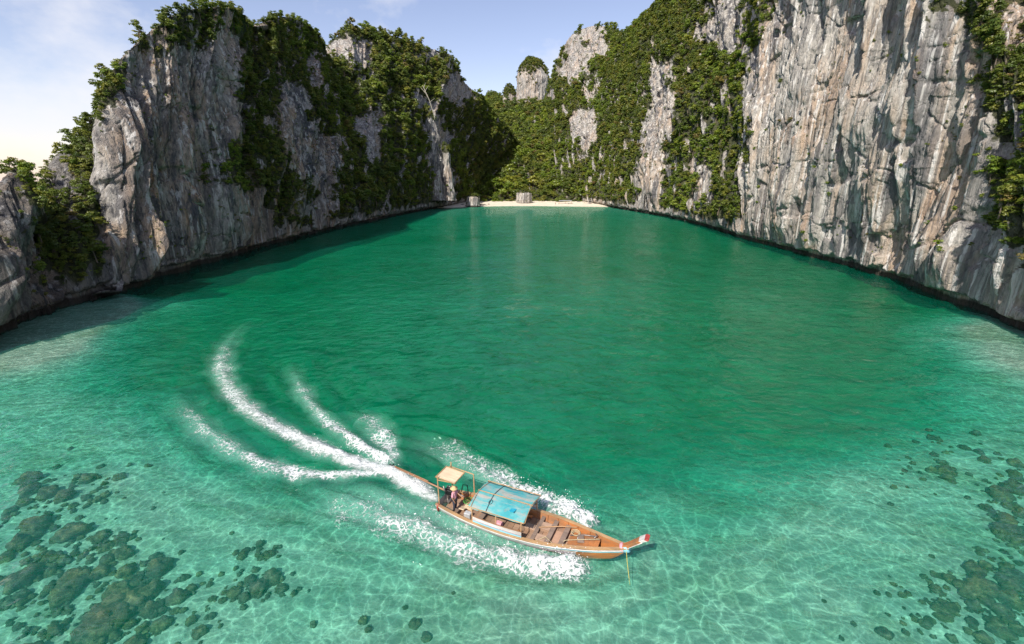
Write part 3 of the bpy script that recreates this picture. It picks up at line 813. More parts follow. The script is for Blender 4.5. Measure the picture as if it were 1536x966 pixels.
def trunk_mesh(name, mat, seed):
    r = random.Random(seed); mb = MB()
    bend = (r.uniform(-0.06, 0.06), r.uniform(-0.06, 0.06))
    mb.tube([(0, 0, -0.30), (0, 0, 0.0), (bend[0] * 0.6, bend[1] * 0.6, 0.18), (bend[0], bend[1], 0.40)], [0.035, 0.028, 0.022, 0.012], 6)
    for k in range(5):
        a = k * 2.5 + r.uniform(0, 1); R_ = r.uniform(0.16, 0.28)
        mb.tube([(bend[0] * 0.5, bend[1] * 0.5, 0.14 + 0.03 * k), (bend[0] + R_ * 0.5 * math.cos(a), bend[1] + R_ * 0.5 * math.sin(a), 0.30 + 0.03 * k), (bend[0] + R_ * math.cos(a), bend[1] + R_ * math.sin(a), 0.42 + 0.03 * k)], [0.014, 0.010, 0.004], 5)
    me = bpy.data.meshes.new(name); me.from_pydata(mb.v, [], mb.f); me.materials.append(mat); return me
CROWN = {0: [], 1: [], 2: []}
for lk, mt in ((0, 'leaf'), (1, 'leaf_bright'), (2, 'leaf_dry')):
    for v in range(4 if lk < 2 else 2):
        CROWN[lk].append(crown_mesh('crown', M[mt], 60 + v + 10 * lk, (7, 9, 6, 11)[v], (300, 340, 260, 380)[v], (0.55, 0.42, 0.8, 0.36)[v], layers=(v in (1, 3))))
TRUNK = [trunk_mesh('trunk', M['bark'], i) for i in range(3)]
LEAFNAME = {0: 'dark green', 1: 'bright yellow-green', 2: 'brownish dry'}
PLACE = {'cliff_far_left': 'on the dark headland at the mouth of the bay', 'hill_left': 'on the bushy hill behind the dark headland', 'cliff_left': 'on top and ledges of the tall shaded cliff',
    'hill_left_far': 'on the high hill with the slender spire', 'hill_valley': 'behind the sandy beach', 'ridge_far': 'on the distant ridge in the gap', 'hill_right_far': 'on the far hill with grey summit',
    'hill_right': 'on the sunlit slope with grey rock spurs', 'cliff_right': 'beside the sheer pale cliff'}
# choose what shows largest
cand = []
for i, (key, p, sz, lk, st) in enumerate(SCATTER):
    if key not in PLACE: continue
    q = np.array([p[0], p[1], p[2] + sz * 0.4]); x, y = project(q)
    if not (8 < x < W0 - 8 and 8 < y < 400): continue
    rng = np.linalg.norm(q - np.array([0, 0, CAMH]))
    if rng > DEPTHBUF[min(161, int(y / 6)), min(256, int(x / 6))] + sz * 0.8 + 1.0: continue
    cand.append((sz / rng * random.uniform(0.8, 1.2), i))
cand.sort(reverse=True)
quota = {'cliff_far_left': 22, 'hill_left': 30, 'cliff_left': 60, 'hill_left_far': 50, 'hill_valley': 30, 'hill_right_far': 16, 'hill_right': 62, 'cliff_right': 26, 'ridge_far': 2}
single = set(); used = {}
for a, i in cand:
    k = SCATTER[i][0]
    if used.get(k, 0) < quota.get(k, 0): used[k] = used.get(k, 0) + 1; single.add(i)
MED = {k: float(np.median([SCATTER[i][2] for i in single if SCATTER[i][0] == k])) for k in used}
for i in sorted(single):
    key, p, sz, lk, st = SCATTER[i]
    e = link('tree', None); e.location = p; e.rotation_euler = (random.uniform(-0.12, 0.12), random.uniform(-0.12, 0.12), random.uniform(0, 6.28)); e.scale = (sz, sz, sz * random.uniform(0.8, 1.15))
    e.empty_display_size = 0.2; vi = random.randrange(len(CROWN[lk]))
    look = ('large ' if sz > MED[key] else 'small ') + LEAFNAME[lk] + ' ' + ('round-crowned', 'layered', 'domed', 'flat-topped')[vi]
    tag(e, '%s tree %s' % (look, PLACE[key]), 'tree', '%s trees %s' % (look, PLACE[key]))
    link('trunk', random.choice(TRUNK), e); link('crown', CROWN[lk][vi], e)

# the rest of the forest reads as one mass per hill
SRC = []
for lk in (0, 1, 2):
    for v, me in enumerate(CROWN[lk]): SRC.append((lk, bpy.data.objects.new('leaf_clump_source', me)))
def forest_tree():
    ng = bpy.data.node_groups.new('forest_scatter', 'GeometryNodeTree')
    ng.interface.new_socket('Geometry', in_out='INPUT', socket_type='NodeSocketGeometry')
    ng.interface.new_socket('Geometry', in_out='OUTPUT', socket_type='NodeSocketGeometry')
    N = ng.nodes; Lk = ng.links
    gi = N.new('NodeGroupInput'); go = N.new('NodeGroupOutput')
    jn = N.new('GeometryNodeJoinGeometry')
    for lk, so in reversed(SRC):
        oi = N.new('GeometryNodeObjectInfo'); oi.inputs['Object'].default_value = so; oi.inputs['As Instance'].default_value = True
        Lk.new(oi.outputs['Geometry'], jn.inputs[0])
    ip = N.new('GeometryNodeInstanceOnPoints'); ip.inputs['Pick Instance'].default_value = True
    def at(nm, ty):
        a = N.new('GeometryNodeInputNamedAttribute'); a.data_type = ty; a.inputs['Name'].default_value = nm; return a.outputs['Attribute']
    er = N.new('FunctionNodeEulerToRotation')
    Lk.new(gi.outputs[0], ip.inputs['Points']); Lk.new(jn.outputs[0], ip.inputs['Instance'])
    Lk.new(at('variant', 'INT'), ip.inputs['Instance Index']); Lk.new(at('turn', 'FLOAT_VECTOR'), er.inputs[0]); Lk.new(er.outputs[0], ip.inputs['Rotation']); Lk.new(at('size', 'FLOAT_VECTOR'), ip.inputs['Scale'])
    Lk.new(ip.outputs[0], go.inputs[0])
    return ng
NG = forest_tree()
by = {}
for i, (key, p, sz, lk, st) in enumerate(SCATTER):
    if i not in single: by.setdefault(key.split('.')[0], []).append((p, sz, lk))
FOREST_LABEL = {'cliff_far_left': 'dark bushes covering the headland at the mouth of the bay', 'hill_left': 'dense bushes covering the hill behind the headland', 'cliff_left': 'forest on the crown and ledges of the shaded cliff',
    'hill_left_far': 'forest covering the high hill with the slender spire', 'hill_valley': 'bright forest filling the valley behind the beach', 'ridge_far': 'forest on the distant ridge in the gap',
    'hill_right_far': 'forest on the far hill with grey summit', 'hill_right': 'sunlit forest covering the slope with grey spurs', 'cliff_right': 'bushes spilling down beside the sheer pale cliff', 'rock_pinnacle': 'bushes on top of the stone towers in the gap',
    'rock_spire': 'bushes on the tips of the slender spires', 'beach_boulder': 'grass and bushes on top of the beach boulders'}
for key, lst in by.items():
    me = bpy.data.meshes.new('forest'); n = len(lst)
    me.vertices.add(n); me.vertices.foreach_set('co', np.array([a[0] for a in lst], dtype=np.float32).ravel())
    off = {0: 0, 1: len(CROWN[0]), 2: len(CROWN[0]) + len(CROWN[1])}
    a = me.attributes.new('variant', 'INT', 'POINT'); a.data.foreach_set('value', np.array([off[l[2]] + random.randrange(len(CROWN[l[2]])) for l in lst], dtype=np.int32))
    a = me.attributes.new('turn', 'FLOAT_VECTOR', 'POINT'); a.data.foreach_set('vector', np.stack([RNG.normal(0, 0.13, n), RNG.normal(0, 0.13, n), RNG.random(n) * 6.28], -1).astype(np.float32).ravel())
    sz = np.array([l[1] for l in lst]); a = me.attributes.new('size', 'FLOAT_VECTOR', 'POINT'); a.data.foreach_set('vector', np.stack([sz, sz, sz * RNG.uniform(0.75, 1.2, n)], -1).astype(np.float32).ravel())
    o = link('forest', me); md = o.modifiers.new('forest_scatter', 'NODES'); md.node_group = NG
    tag(o, FOREST_LABEL.get(key, 'bushes growing on the rocks'), None, None, 'stuff')
# ------------------------------------------------------------------ shrubs rooted in the sheer pale cliff, odd trees
dg = bpy.context.evaluated_depsgraph_get()
def hit(px, py):
    d = ray(px, py).normalized()
    ok, loc, nrm, idx, ob, mat = S.ray_cast(dg, Vector((0, 0, CAMH)), d)
    return (loc, nrm, ob) if ok else (None, None, None)
bpy.context.view_layer.update()
dg = bpy.context.evaluated_depsgraph_get()
SHRUB_PX = [(1171, 124, 1.5, 0), (1213, 232, 0.9, 1), (1222, 252, 1.0, 1), (1242, 276, 1.2, 1), (1243, 292, 0.9, 1), (1206, 350, 1.3, 1), (1208, 362, 1.0, 1), (1351, 250, 0.8, 1), (1391, 337, 1.0, 1), (1407, 366, 1.3, 1), (1409, 376, 1.0, 1),
    (1462, 123, 1.7, 0), (1333, 50, 0.7, 1), (1353, 85, 0.8, 1), (1376, 92, 0.6, 1), (1465, 234, 0.8, 1), (1463, 261, 0.7, 1), (1443, 190, 0.7, 0), (1432, 315, 0.9, 1), (1472, 296, 0.8, 1), (1335, 355, 0.8, 1), (1380, 366, 0.6, 1), (1300, 352, 0.5, 2),
    (1137, 282, 1.1, 1), (1127, 295, 0.7, 1), (1120, 260, 0.9, 1), (1135, 304, 0.8, 1), (1168, 238, 0.8, 1), (1165, 252, 0.7, 1), (1131, 224, 1.0, 1), (1116, 322, 0.8, 1), (1186, 182, 1.5, 2), (1170, 182, 1.2, 2), (1197, 186, 1.0, 0), (1148, 196, 0.9, 1),
    (1202, 20, 0.8, 1), (1176, 50, 0.8, 0), (1205, 25, 0.6, 1), (1418, 70, 0.8, 1), (1420, 110, 0.7, 0), (1497, 245, 1.1, 1), (1506, 300, 1.3, 1), (1510, 345, 1.4, 1), (1505, 365, 1.0, 1), (1500, 270, 1.1, 0), (1520, 320, 1.2, 0), (1525, 365, 1.1, 1), (1490, 275, 0.8, 1), (1186, 340, 0.7, 2), (1160, 342, 0.7, 0), (1455, 368, 0.7, 0), (1438, 268, 0.6, 2), (1210, 205, 0.6, 0), (1260, 118, 0.5, 0), (1310, 62, 0.6, 0)]
n_sh = 0
for px, py, sz, lk in SHRUB_PX:
    loc, nr, ob = hit(px, py)
    if loc is None or ob is None or ob.name.split('.')[0] != 'cliff_right': continue
    o = link('cliff_shrub', CROWN[lk][random.randrange(len(CROWN[lk]))])
    sz *= 1.55
    o.location = loc + nr * sz * 0.05 - Vector((0, 0, sz * 0.32)); o.scale = (sz, sz, sz); o.rotation_euler = (0, 0, random.uniform(0, 6.28))
    look = {0: 'dark green', 1: 'bright green', 2: 'dry brownish'}[lk]; where = 'big' if sz > 1.9 else 'small'
    tag(o, '%s %s shrub rooted in the face of the sheer pale cliff' % (where, look), 'shrub', '%s %s shrubs on the sheer pale cliff' % (where, look))
def single_tree(px, py, sz, lk, label, v=0, bark=None):
    loc, nr, ob = hit(px, py)
    if loc is None: return
    e = link('tree', None); e.location = loc + nr * 0.3 - Vector((0, 0, 0.2 * sz)); e.scale = (sz, sz, sz); e.rotation_euler = (0, 0, 1.3)
    tag(e, label, 'tree'); link('trunk', TRUNK[v % 3], e); link('crown', CROWN[lk][v % len(CROWN[lk])], e)
single_tree(1082, 128, 7.5, 2, 'russet-brown round tree among green ones on the sunlit slope', 0)
single_tree(1060, 180, 8.0, 0, 'wide dark evergreen tree below the russet-brown tree on the sunlit slope', 3)
single_tree(800, 278, 15, 1, 'broad bright green tree standing behind the pale rock stack on the beach', 3)
single_tree(742, 283, 15, 1, 'tall yellow-green tree on the beach between the two rock stacks', 1)
single_tree(765, 262, 17, 1, 'wide spreading light green tree at the back of the beach', 3)
single_tree(705, 280, 13, 1, 'narrow light green tree behind the squat grey rock stack', 2)
# bare pale trunk leaning out of the slope
def bare_tree(px0, py0, px1, py1, label, k=0.93):
    loc, nr, ob = hit(px0, py0)
    if loc is None: return
    r0 = math.hypot(loc.x, loc.y) * k
    a = at_range(px0, py0, r0); b = at_range(px1, py1, r0 * 0.995); mid = a.lerp(b, 0.5) + Vector((0.4, 0, 0.6))
    e = link('bare_tree', None); e.location = a
    tag(e, label, 'tree')
    L_ = (b - a).length
    mb = MB(); mb.tube([(0, 0, -2), (0, 0, 0), mid - a, b - a], [L_ * 0.018, L_ * 0.016, L_ * 0.012, L_ * 0.006], 7); mb.build('trunk', M['bark_pale'], e, True)
    for j in range(6):
        t = 0.45 + 0.09 * j; p = (b - a) * t; q = p + Vector((random.uniform(-1, 1), random.uniform(-0.5, 0.5), random.uniform(0.3, 1.0))) * L_ * 0.22
        mb = MB(); mb.tube([p, p.lerp(q, 0.5) + Vector((0, 0, 0.2)), q], [L_ * 0.008, L_ * 0.006, L_ * 0.003], 5); mb.build('branch', M['bark_pale'], e, True)
bare_tree(883, 190, 866, 168, 'bare white dead tree leaning on the sunlit slope')
bare_tree(652, 175, 634, 128, 'tall pale-stemmed tree above the slender spire on the shaded hill', 0.9)

# ------------------------------------------------------------------ reef boulders under the clear water
M['coral'] = (lambda m: (m.l.new(m.mix(m.ramp(m.noise(m.pos((0.8, 0.8, 0.8)), 1, 4), [(0.4, 0.0), (0.62, 1.0)]), m.ramp(m.noise(m.pos((3, 3, 3)), 1, 6, 0.7), [(0.3, (0.035, 0.030, 0.018)), (0.7, (0.22, 0.185, 0.085))]), m.ramp(m.noise(m.pos((3, 3, 3)), 1, 6, 0.7), [(0.3, (0.03, 0.032, 0.028)), (0.7, (0.13, 0.125, 0.10))])), m.b.inputs['Base Color']),
    m.l.new(m.bump(m.noise(m.pos((4, 4, 4)), 1, 6, 0.7), 0.9, 0.15), m.b.inputs['Normal']), m.b.inputs['Roughness'].__setattr__('default_value', 0.9), m.m)[-1])(NT('coral_rock'))
def boulder_mesh(seed):
    bm = bmesh.new(); bmesh.ops.create_icosphere(bm, subdivisions=3, radius=1.0)
    off = Vector((seed * 7.1, seed * 3.3, 0))
    for v in bm.verts:
        d = v.co.normalized()
        k = 1 + 0.5 * (mnoise.noise(d * 1.4 + off)) + 0.55 * (0.5 - abs(mnoise.noise(d * 3.0 + off))) + 0.30 * abs(mnoise.noise(d * 6.5 + off))
        v.co = Vector((d.x * k, d.y * k, max(-0.35, d.z * k * 0.85)))
    me = bpy.data.meshes.new('reef_boulder'); bm.to_mesh(me); bm.free()
    me.polygons.foreach_set('use_smooth', [True] * len(me.polygons)); me.materials.append(M['coral']); return me
BOUL = [boulder_mesh(i) for i in range(9)]
def seabed_at(px, py):
    d = 1.2
    for _ in range(4):
        g = ground(px, py, -d); d = float(depth_at(np.array([g.x]), np.array([g.y]))[0])
    return Vector((g.x, g.y, -d))
def boulder(px, py, rpx, label, grp):
    g = seabed_at(px, py); dist = (g - Vector((0, 0, CAMH))).length
    r = rpx / FPX * dist * 0.40
    o = link('reef_boulder', BOUL[random.randrange(9)])
    o.location = g + Vector((0, 0, r * 0.12)); o.rotation_euler = (0, 0, random.uniform(0, 6.28))
    hz = min(r * random.uniform(0.7, 1.2), 0.6 * abs(g.z)); o.scale = (r, r * random.uniform(0.75, 1.2), hz)
    tag(o, label, 'reef rock', grp)
CL = [  # centre, spread, number, boulder size range in picture units, label
    ((185, 915), (75, 45), 62, (8, 17), 'dark brown boulder in the dense reef patch under clear water beside the sandy bottom'),
    ((70, 880), (60, 70), 44, (7, 16), 'slate-grey boulder in the outermost reef patch beside the dense brown one'),
    ((218, 862), (24, 20), 12, (7, 14), 'dark boulder in the oval clump between dense reef and lone round clump'),
    ((378, 874), (34, 20), 17, (8, 15), 'brown boulder of the lone round reef clump on pale sand'),
    ((398, 828), (20, 8), 6, (8, 13), 'greenish boulder of the small pair of clumps above the lone round clump'),
    ((165, 820), (36, 18), 13, (6, 11), 'small scattered boulder on sand by the dense reef'),
    ((120, 735), (60, 22), 20, (6, 14), 'blurred dark boulder in the outer reef strip near the headland'),
    ((60, 790), (50, 30), 18, (6, 13), 'grey boulder in the reef strip leading to the headland'),
    ((1420, 915), (50, 36), 30, (7, 15), 'dark boulder in the reef clump on the side of the pale cliff'),
    ((1510, 890), (30, 70), 34, (8, 16), 'large dark boulder of the reef ridge below the pale cliff'),
    ((1515, 780), (22, 45), 22, (8, 15), 'blue-grey boulder of the reef ridge below the pale cliff'),
    ((1430, 700), (55, 26), 16, (5, 10), 'deep green boulder dimly seen off the pale cliff')]
rr = random.Random(5)
for (cx, cy_), (sx, sy), n, (r0, r1), lab in CL:
    for k in range(n):
        boulder(cx + rr.gauss(0, 0.8) * sx, min(985, cy_ + rr.gauss(0, 0.8) * sy), rr.uniform(r0, r1) * math.exp(rr.gauss(-0.1, 0.4)), lab, lab.split(' boulder')[0] + ' boulders ' + lab.split('boulder ')[1])
# countless small coral lumps between the boulders
bm = bmesh.new(); bmesh.ops.create_icosphere(bm, subdivisions=2, radius=1.0)
lv = np.array([v.co[:] for v in bm.verts]); lf = np.array([[v.index for v in f.verts] for f in bm.faces]); bm.free()
VV = []; FF = []; nn_ = 0
for (cx, cy_), (sx_, sy_), n, (r0, r1), lab in CL:
    for k in range(int(n * 2.2)):
        g = seabed_at(cx + rr.gauss(0, 0.95) * sx_, min(990, cy_ + rr.gauss(0, 0.95) * sy_)); dist = (g - Vector((0, 0, CAMH))).length
        r_ = rr.uniform(2.0, 6.5) / FPX * dist * 0.6
        off = Vector((rr.uniform(0, 50), rr.uniform(0, 50), 0)); q = np.array([1 + 0.7 * mnoise.noise(Vector(v) * 1.8 + off) for v in lv])
        p = lv * q[:, None] * np.array([r_, r_ * rr.uniform(0.7, 1.3), r_ * rr.uniform(0.6, 1.1)]) + np.array(g)
        VV.append(p); FF.append(lf + nn_); nn_ += len(lv)
o = link('coral_rubble', mesh_np('coral_rubble', np.concatenate(VV), np.concatenate(FF), M['coral']))
tag(o, 'small coral lumps strewn between the reef boulders', None, None, 'stuff')
for px, py, r in ((622, 937, 15), (640, 957, 13), (608, 912, 7), (545, 932, 12), (553, 945, 9), (470, 938, 9), (365, 912, 9), (300, 950, 14), (318, 925, 8), (290, 890, 6), (348, 800, 6), (270, 870, 7), (680, 890, 5)):
    boulder(px, py, r, 'lone small boulder resting on pale sand, apart from the reef', 'lone boulders on the pale sand')
for px, py, r in ((1280, 936, 7), (1262, 958, 6), (1236, 902, 5), (1315, 890, 7), (1333, 893, 6), (1394, 873, 7), (1478, 850, 11), (1460, 845, 6), (1475, 893, 7), (1398, 835, 5)):
    boulder(px, py, r, 'lone round boulder on pale sand below the pale cliff', 'lone boulders below the pale cliff')

# ------------------------------------------------------------------ long-tail boat
def paint(name, col, dirt=(0.16, 0.11, 0.07), amt=0.55, rough=0.5, scale=2.5, stretch=(0.5, 2, 2), var=0.18):
    return simple_mat(name, col, rough, var, scale, 0, 0.2, stretch, dirt, amt)
M['orange'] = paint('orange_paint', (0.42, 0.155, 0.045), amt=0.85)
M['tan'] = paint('varnished_rail', (0.44, 0.27, 0.13), amt=0.7)
M['white'] = paint('white_paint', (0.60, 0.58, 0.56), amt=0.6)
M['mauve'] = paint('mauve_paint', (0.42, 0.31, 0.38), amt=0.6)
M['sky_blue'] = paint('light_blue_paint', (0.22, 0.55, 0.66), amt=0.3)
M['red'] = paint('red_paint', (0.36, 0.045, 0.04), amt=0.5)
M['hull_brown'] = paint('hull_wood', (0.33, 0.16, 0.08))
M['board'] = [paint('deck_board_%d' % i, c, (0.10, 0.07, 0.05), 0.5, 0.75) for i, c in enumerate([(0.36, 0.22, 0.14), (0.42, 0.27, 0.18), (0.30, 0.19, 0.13), (0.46, 0.31, 0.22)])]
M['bench'] = paint('bench_wood', (0.25, 0.18, 0.14), (0.08, 0.06, 0.05), 0.5, 0.8)
M['mat'] = paint('woven_mat', (0.46, 0.28, 0.19), (0.2, 0.12, 0.08), 0.4, 0.9)
M['ply'] = paint('plywood', (0.66, 0.53, 0.36), (0.34, 0.24, 0.15), 0.5, 0.8, 2.0)
M['post'] = paint('post_wood', (0.48, 0.29, 0.15), (0.2, 0.12, 0.07), 0.5, 0.8)
M['black'] = simple_mat('black_metal', (0.02, 0.02, 0.022), 0.45, 0.4, 8, 0.4)
M['steel'] = simple_mat('dull_steel', (0.32, 0.31, 0.30), 0.45, 0.3, 8, 0.8, dirt=(0.16, 0.07, 0.03), dirt_amt=0.6)
M['rope'] = simple_mat('rope', (0.48, 0.40, 0.24), 0.9, 0.3, 20)
M['yellow'] = simple_mat('yellow_rope', (0.50, 0.40, 0.08), 0.8, 0.2, 20)
M['green'] = simple_mat('green_plastic', (0.06, 0.30, 0.05), 0.5, 0.3, 5)
M['grey'] = simple_mat('grey_plastic', (0.40, 0.41, 0.42), 0.6, 0.25, 5)
M['pink'] = simple_mat('faded_pink_cloth', (0.62, 0.30, 0.36), 0.9, 0.4, 12)
M['navy'] = simple_mat('dark_cloth', (0.03, 0.035, 0.05), 0.9, 0.3, 8)
M['skin'] = simple_mat('skin', (0.36, 0.20, 0.125), 0.55, 0.1, 6, bump=0.03)
M['hair'] = simple_mat('dark_hair', (0.012, 0.01, 0.009), 0.6, 0.3, 20)
M['straw'] = simple_mat('straw', (0.56, 0.42, 0.22), 0.9, 0.25, 20)
tm = NT('faded_blue_tarp')
tv = tm.pos((0.9, 0.9, 1), 'Object'); ts = tm.pos((0.35, 2.2, 1), 'Object', (3, 1, 0))
cc = tm.ramp(tm.noise(tv, 1.3, 4, 0.6), [(0.38, (0.045, 0.31, 0.34)), (0.52, (0.10, 0.38, 0.39)), (0.64, (0.24, 0.36, 0.35))])
cc = tm.mix(tm.ramp(tm.noise(ts, 1.2, 5, 0.6), [(0.50, 0.0), (0.64, 0.85)]), cc, (0.40, 0.36, 0.31))
cc = tm.mix(tm.ramp(tm.noise(tv, 3.5, 6, 0.7), [(0.56, 0.0), (0.72, 0.7)]), cc, (0.30, 0.24, 0.18))
tm.l.new(cc, tm.b.inputs['Base Color']); tm.b.inputs['Roughness'].default_value = 0.62
tm.l.new(tm.bump(tm.noise(tm.pos((2, 2, 2), 'Object'), 2, 4), 0.5, 0.05), tm.b.inputs['Normal'])
M['tarp'] = tm.m

boat = link('longtail_boat', None)
boat.location = BOAT_POS + Vector((0, 0, 0.0)); boat.rotation_euler = (0, R(-0.9), BANG)
boat.scale = (1.06, 1.0, 1.0)
tag(boat, 'orange wooden long-tail boat with blue canopy speeding across the bay', 'boat')
LB = (HEAD - BOAT).length
K = LB / 10.6
#           x      half    gunwale  chine-z
ST = [(0.0, 0.80, 0.62, 0.02), (0.9, 0.98, 0.58, -0.05), (2.2, 1.20, 0.55, -0.12), (3.8, 1.32, 0.54, -0.15), (5.4, 1.33, 0.56, -0.15), (6.9, 1.22, 0.62, -0.12), (8.1, 0.98, 0.70, -0.06), (9.1, 0.68, 0.78, -0.08), (9.9, 0.36, 0.90, -0.02), (10.5, 0.12, 1.02, 0.08)]
def st(x):
    xs_ = [s[0] for s in ST]; return tuple(float(np.interp(x, xs_, [s[i] for s in ST])) for i in (1, 2, 3))
NX = 44
sx = np.linspace(0, 10.5, NX)
stc = catmull(np.array([s[1:] for s in ST]), 200); stx = catmull(np.array([[s[0]] for s in ST]), 200)[:, 0]
hb = lambda x: float(np.interp(x, stx, stc[:, 0])); gz = lambda x: float(np.interp(x, stx, stc[:, 1])); cz = lambda x: float(np.interp(x, stx, stc[:, 2]))
def hull_pt(x, side, f, inset=0.0):
    """f 0 keel .. 1 gunwale"""
    b, g, c_ = hb(x) - inset, gz(x), cz(x)
    b = max(b, 0.02)
    y = b * (f ** 0.42) if f < 0.999 else b
    z = c_ - 0.28 + (g - c_ + 0.28) * (0.12 * f + 0.88 * f ** 1.6)
    rk = 1.25 * max(0, (x - 8.2) / 2.3) ** 1.3 * (f - 0.5)             # raked stem
    return Vector((x + rk, side * y, z))
STRAKES = [(0.0, 0.30, 'hull_brown'), (0.30, 0.52, 'hull_brown'), (0.52, 0.70, 'mauve'), (0.70, 0.82, 'white'), (0.82, 0.91, 'sky_blue'), (0.91, 1.0, 'orange')]
for side in (-1, 1):
    for f0, f1, mt in STRAKES:
        mb = MB()
        mb.strip([hull_pt(x, side, f0) for x in sx], [hull_pt(x, side, f0 + (f1 - f0) * 0.5) for x in sx]); mb.strip([hull_pt(x, side, f0 + (f1 - f0) * 0.5) for x in sx], [hull_pt(x, side, f1) + Vector((0, -side * 0.006, 0)) for x in sx])
        ob = mb.build('hull_plank', M[mt], boat, True)
        if f0 < 0.8:
            ob.data.materials.append(M['orange']); nf = NX - 1
            for pi, pl in enumerate(ob.data.polygons): pl.material_index = 1 if (pi % nf) > nf * 0.80 else 0
    # inner lining, painted orange, with frames
    mb = MB()
    for fa, fb in ((0.30, 0.55), (0.55, 0.8), (0.8, 0.985)):
        mb.strip([hull_pt(x, side, fa, 0.07) for x in sx[1:-1]], [hull_pt(x, side, fb, 0.07) for x in sx[1:-1]])
    mb.build('inner_lining', M['orange'], boat, True)
    for x in np.arange(0.8, 9.4, 0.62):
        mb = MB(); mb.tube([hull_pt(x, side, f, 0.10) for f in (0.3, 0.5, 0.7, 0.85, 0.97)], 0.035, 5); mb.build('rib', M['hull_brown'] if x < 6 else M['orange'], boat)
    # gunwale rail and rubbing strake
    mb = MB(); A = [hull_pt(x, side, 1.0) + Vector((0, side * 0.05, 0.0)) for x in sx]; B_ = [hull_pt(x, side, 1.0, 0.13) for x in sx]
    for q in range(NX): B_[q].z = A[q].z
    mb.strip(A, B_, (0, 0, 0.055)); mb.build('gunwale', M['tan'], boat)
    mb = MB(); mb.tube([hull_pt(x, side, 0.935) + Vector((0, side * 0.035, 0)) for x in sx], 0.032, 6); mb.build('rubbing_strake', M['white'], boat, True)
mb = MB(); pr = [hull_pt(0, -1, f) for f in (1, 0.8, 0.6, 0.4, 0.2, 0.0)] + [hull_pt(0, 1, f) for f in (0.2, 0.4, 0.6, 0.8, 1)]
mb.add(pr + [p + Vector((0.06, 0, 0)) for p in pr], [tuple(range(11)), tuple(range(21, 10, -1))] + [(i, i + 1, 12 + i, 11 + i) for i in range(10)]); mb.build('transom', M['white'], boat)
# stem, tall prow post
mb = MB()
stem = [hull_pt(10.35, 1, f) * 1.0 for f in (0.02, 0.3, 0.6, 1.0)]
for q in stem: q.y = 0
tip = [stem[-1] + Vector((0.32, 0, 0.30)), stem[-1] + Vector((0.78, 0, 0.76))]
def blade(pts, w, d):
    vs = []; 
    for p, ww, dd in zip(pts, w, d): vs += [p + Vector((-dd, -ww, 0.02)), p + Vector((-dd, ww, 0.02)), p + Vector((dd * 0.2, ww, -0.02)), p + Vector((dd * 0.2, -ww, -0.02))]
    fs = [(i * 4 + k, i * 4 + (k + 1) % 4, i * 4 + 4 + (k + 1) % 4, i * 4 + 4 + k) for i in range(len(pts) - 1) for k in range(4)]
    return vs, fs + [(3, 2, 1, 0), tuple(len(vs) - 4 + k for k in range(4))]
mb.add(*blade(stem, (0.03, 0.05, 0.06, 0.07), (0.10, 0.12, 0.14, 0.2))); mb.build('stem', M['white'], boat, False, 0.008)
prow_pts = [stem[-1] + Vector((-0.1, 0, -0.06)), tip[0], tip[1]]
mb = MB(); mb.add(*blade(prow_pts, (0.13, 0.14, 0.20), (0.20, 0.17, 0.13))); pw_ = mb.build('prow', M['orange'], boat, False, 0.012)
mb = MB(); t1 = tip[1] + Vector((0.26, 0, 0.21)); mb.add(*blade([tip[1], t1], (0.205, 0.235), (0.135, 0.125))); mb.build('prow_band', M['white'], pw_, False, 0.01)
mb = MB(); t2 = t1 + Vector((0.09, 0, 0.075)); mb.add(*blade([t1, t2], (0.24, 0.22), (0.13, 0.10))); mb.build('prow_cap', M['red'], pw_, False, 0.01)
mb = MB()
for yy in (-1, 1): mb.tube([prow_pts[0] + Vector((0.12, yy * 0.14, 0)), tip[0] + Vector((0.06, yy * 0.16, 0)), tip[1] + Vector((0.05, yy * 0.21, 0))], 0.022, 6)
mb.build('prow_trim', M['white'], pw_, True)
mb = MB(); mb.tube([stem[-1] + Vector((-0.02, 0, -0.12)), stem[-1] + Vector((0.16, 0, 0.0))], [0.24, 0.22], 10); mb.build('prow_sash', M['sky_blue'], boat, True)
mb = MB(); mb.tube([stem[-1] + Vector((-0.20, 0, -0.10)), stem[-1] + Vector((-0.08, 0, -0.06))], [0.25, 0.25], 10); mb.build('prow_sash', M['pink'], boat, True)
# floor boards
FZ = 0.16
k = 0
for x0 in np.arange(0.35, 8.6, 0.34):
    x1 = x0 + 0.325; b = min(hb(x0), hb(x1)) - 0.17
    if b < 0.2: continue
    mb = MB(); mb.box(((x0 + x1) / 2, 0, FZ + 0.004 * ((k * 7) % 5)), (x1 - x0, 2 * b * 0.96, 0.03)); mb.build('floor_board', M['board'][(k * 5 + k // 3) % 4], boat); k += 1
# raised bow deck
for q in range(6):
    x0 = 8.0 + q * 0.27; b = hb(x0 + 0.25) - 0.10
    mb = MB(); mb.box((x0 + 0.13, 0, 0.45 + 0.05 * q), (0.255, 2 * b * 0.95, 0.03)); mb.build('bow_deck_board', M['orange'], boat)
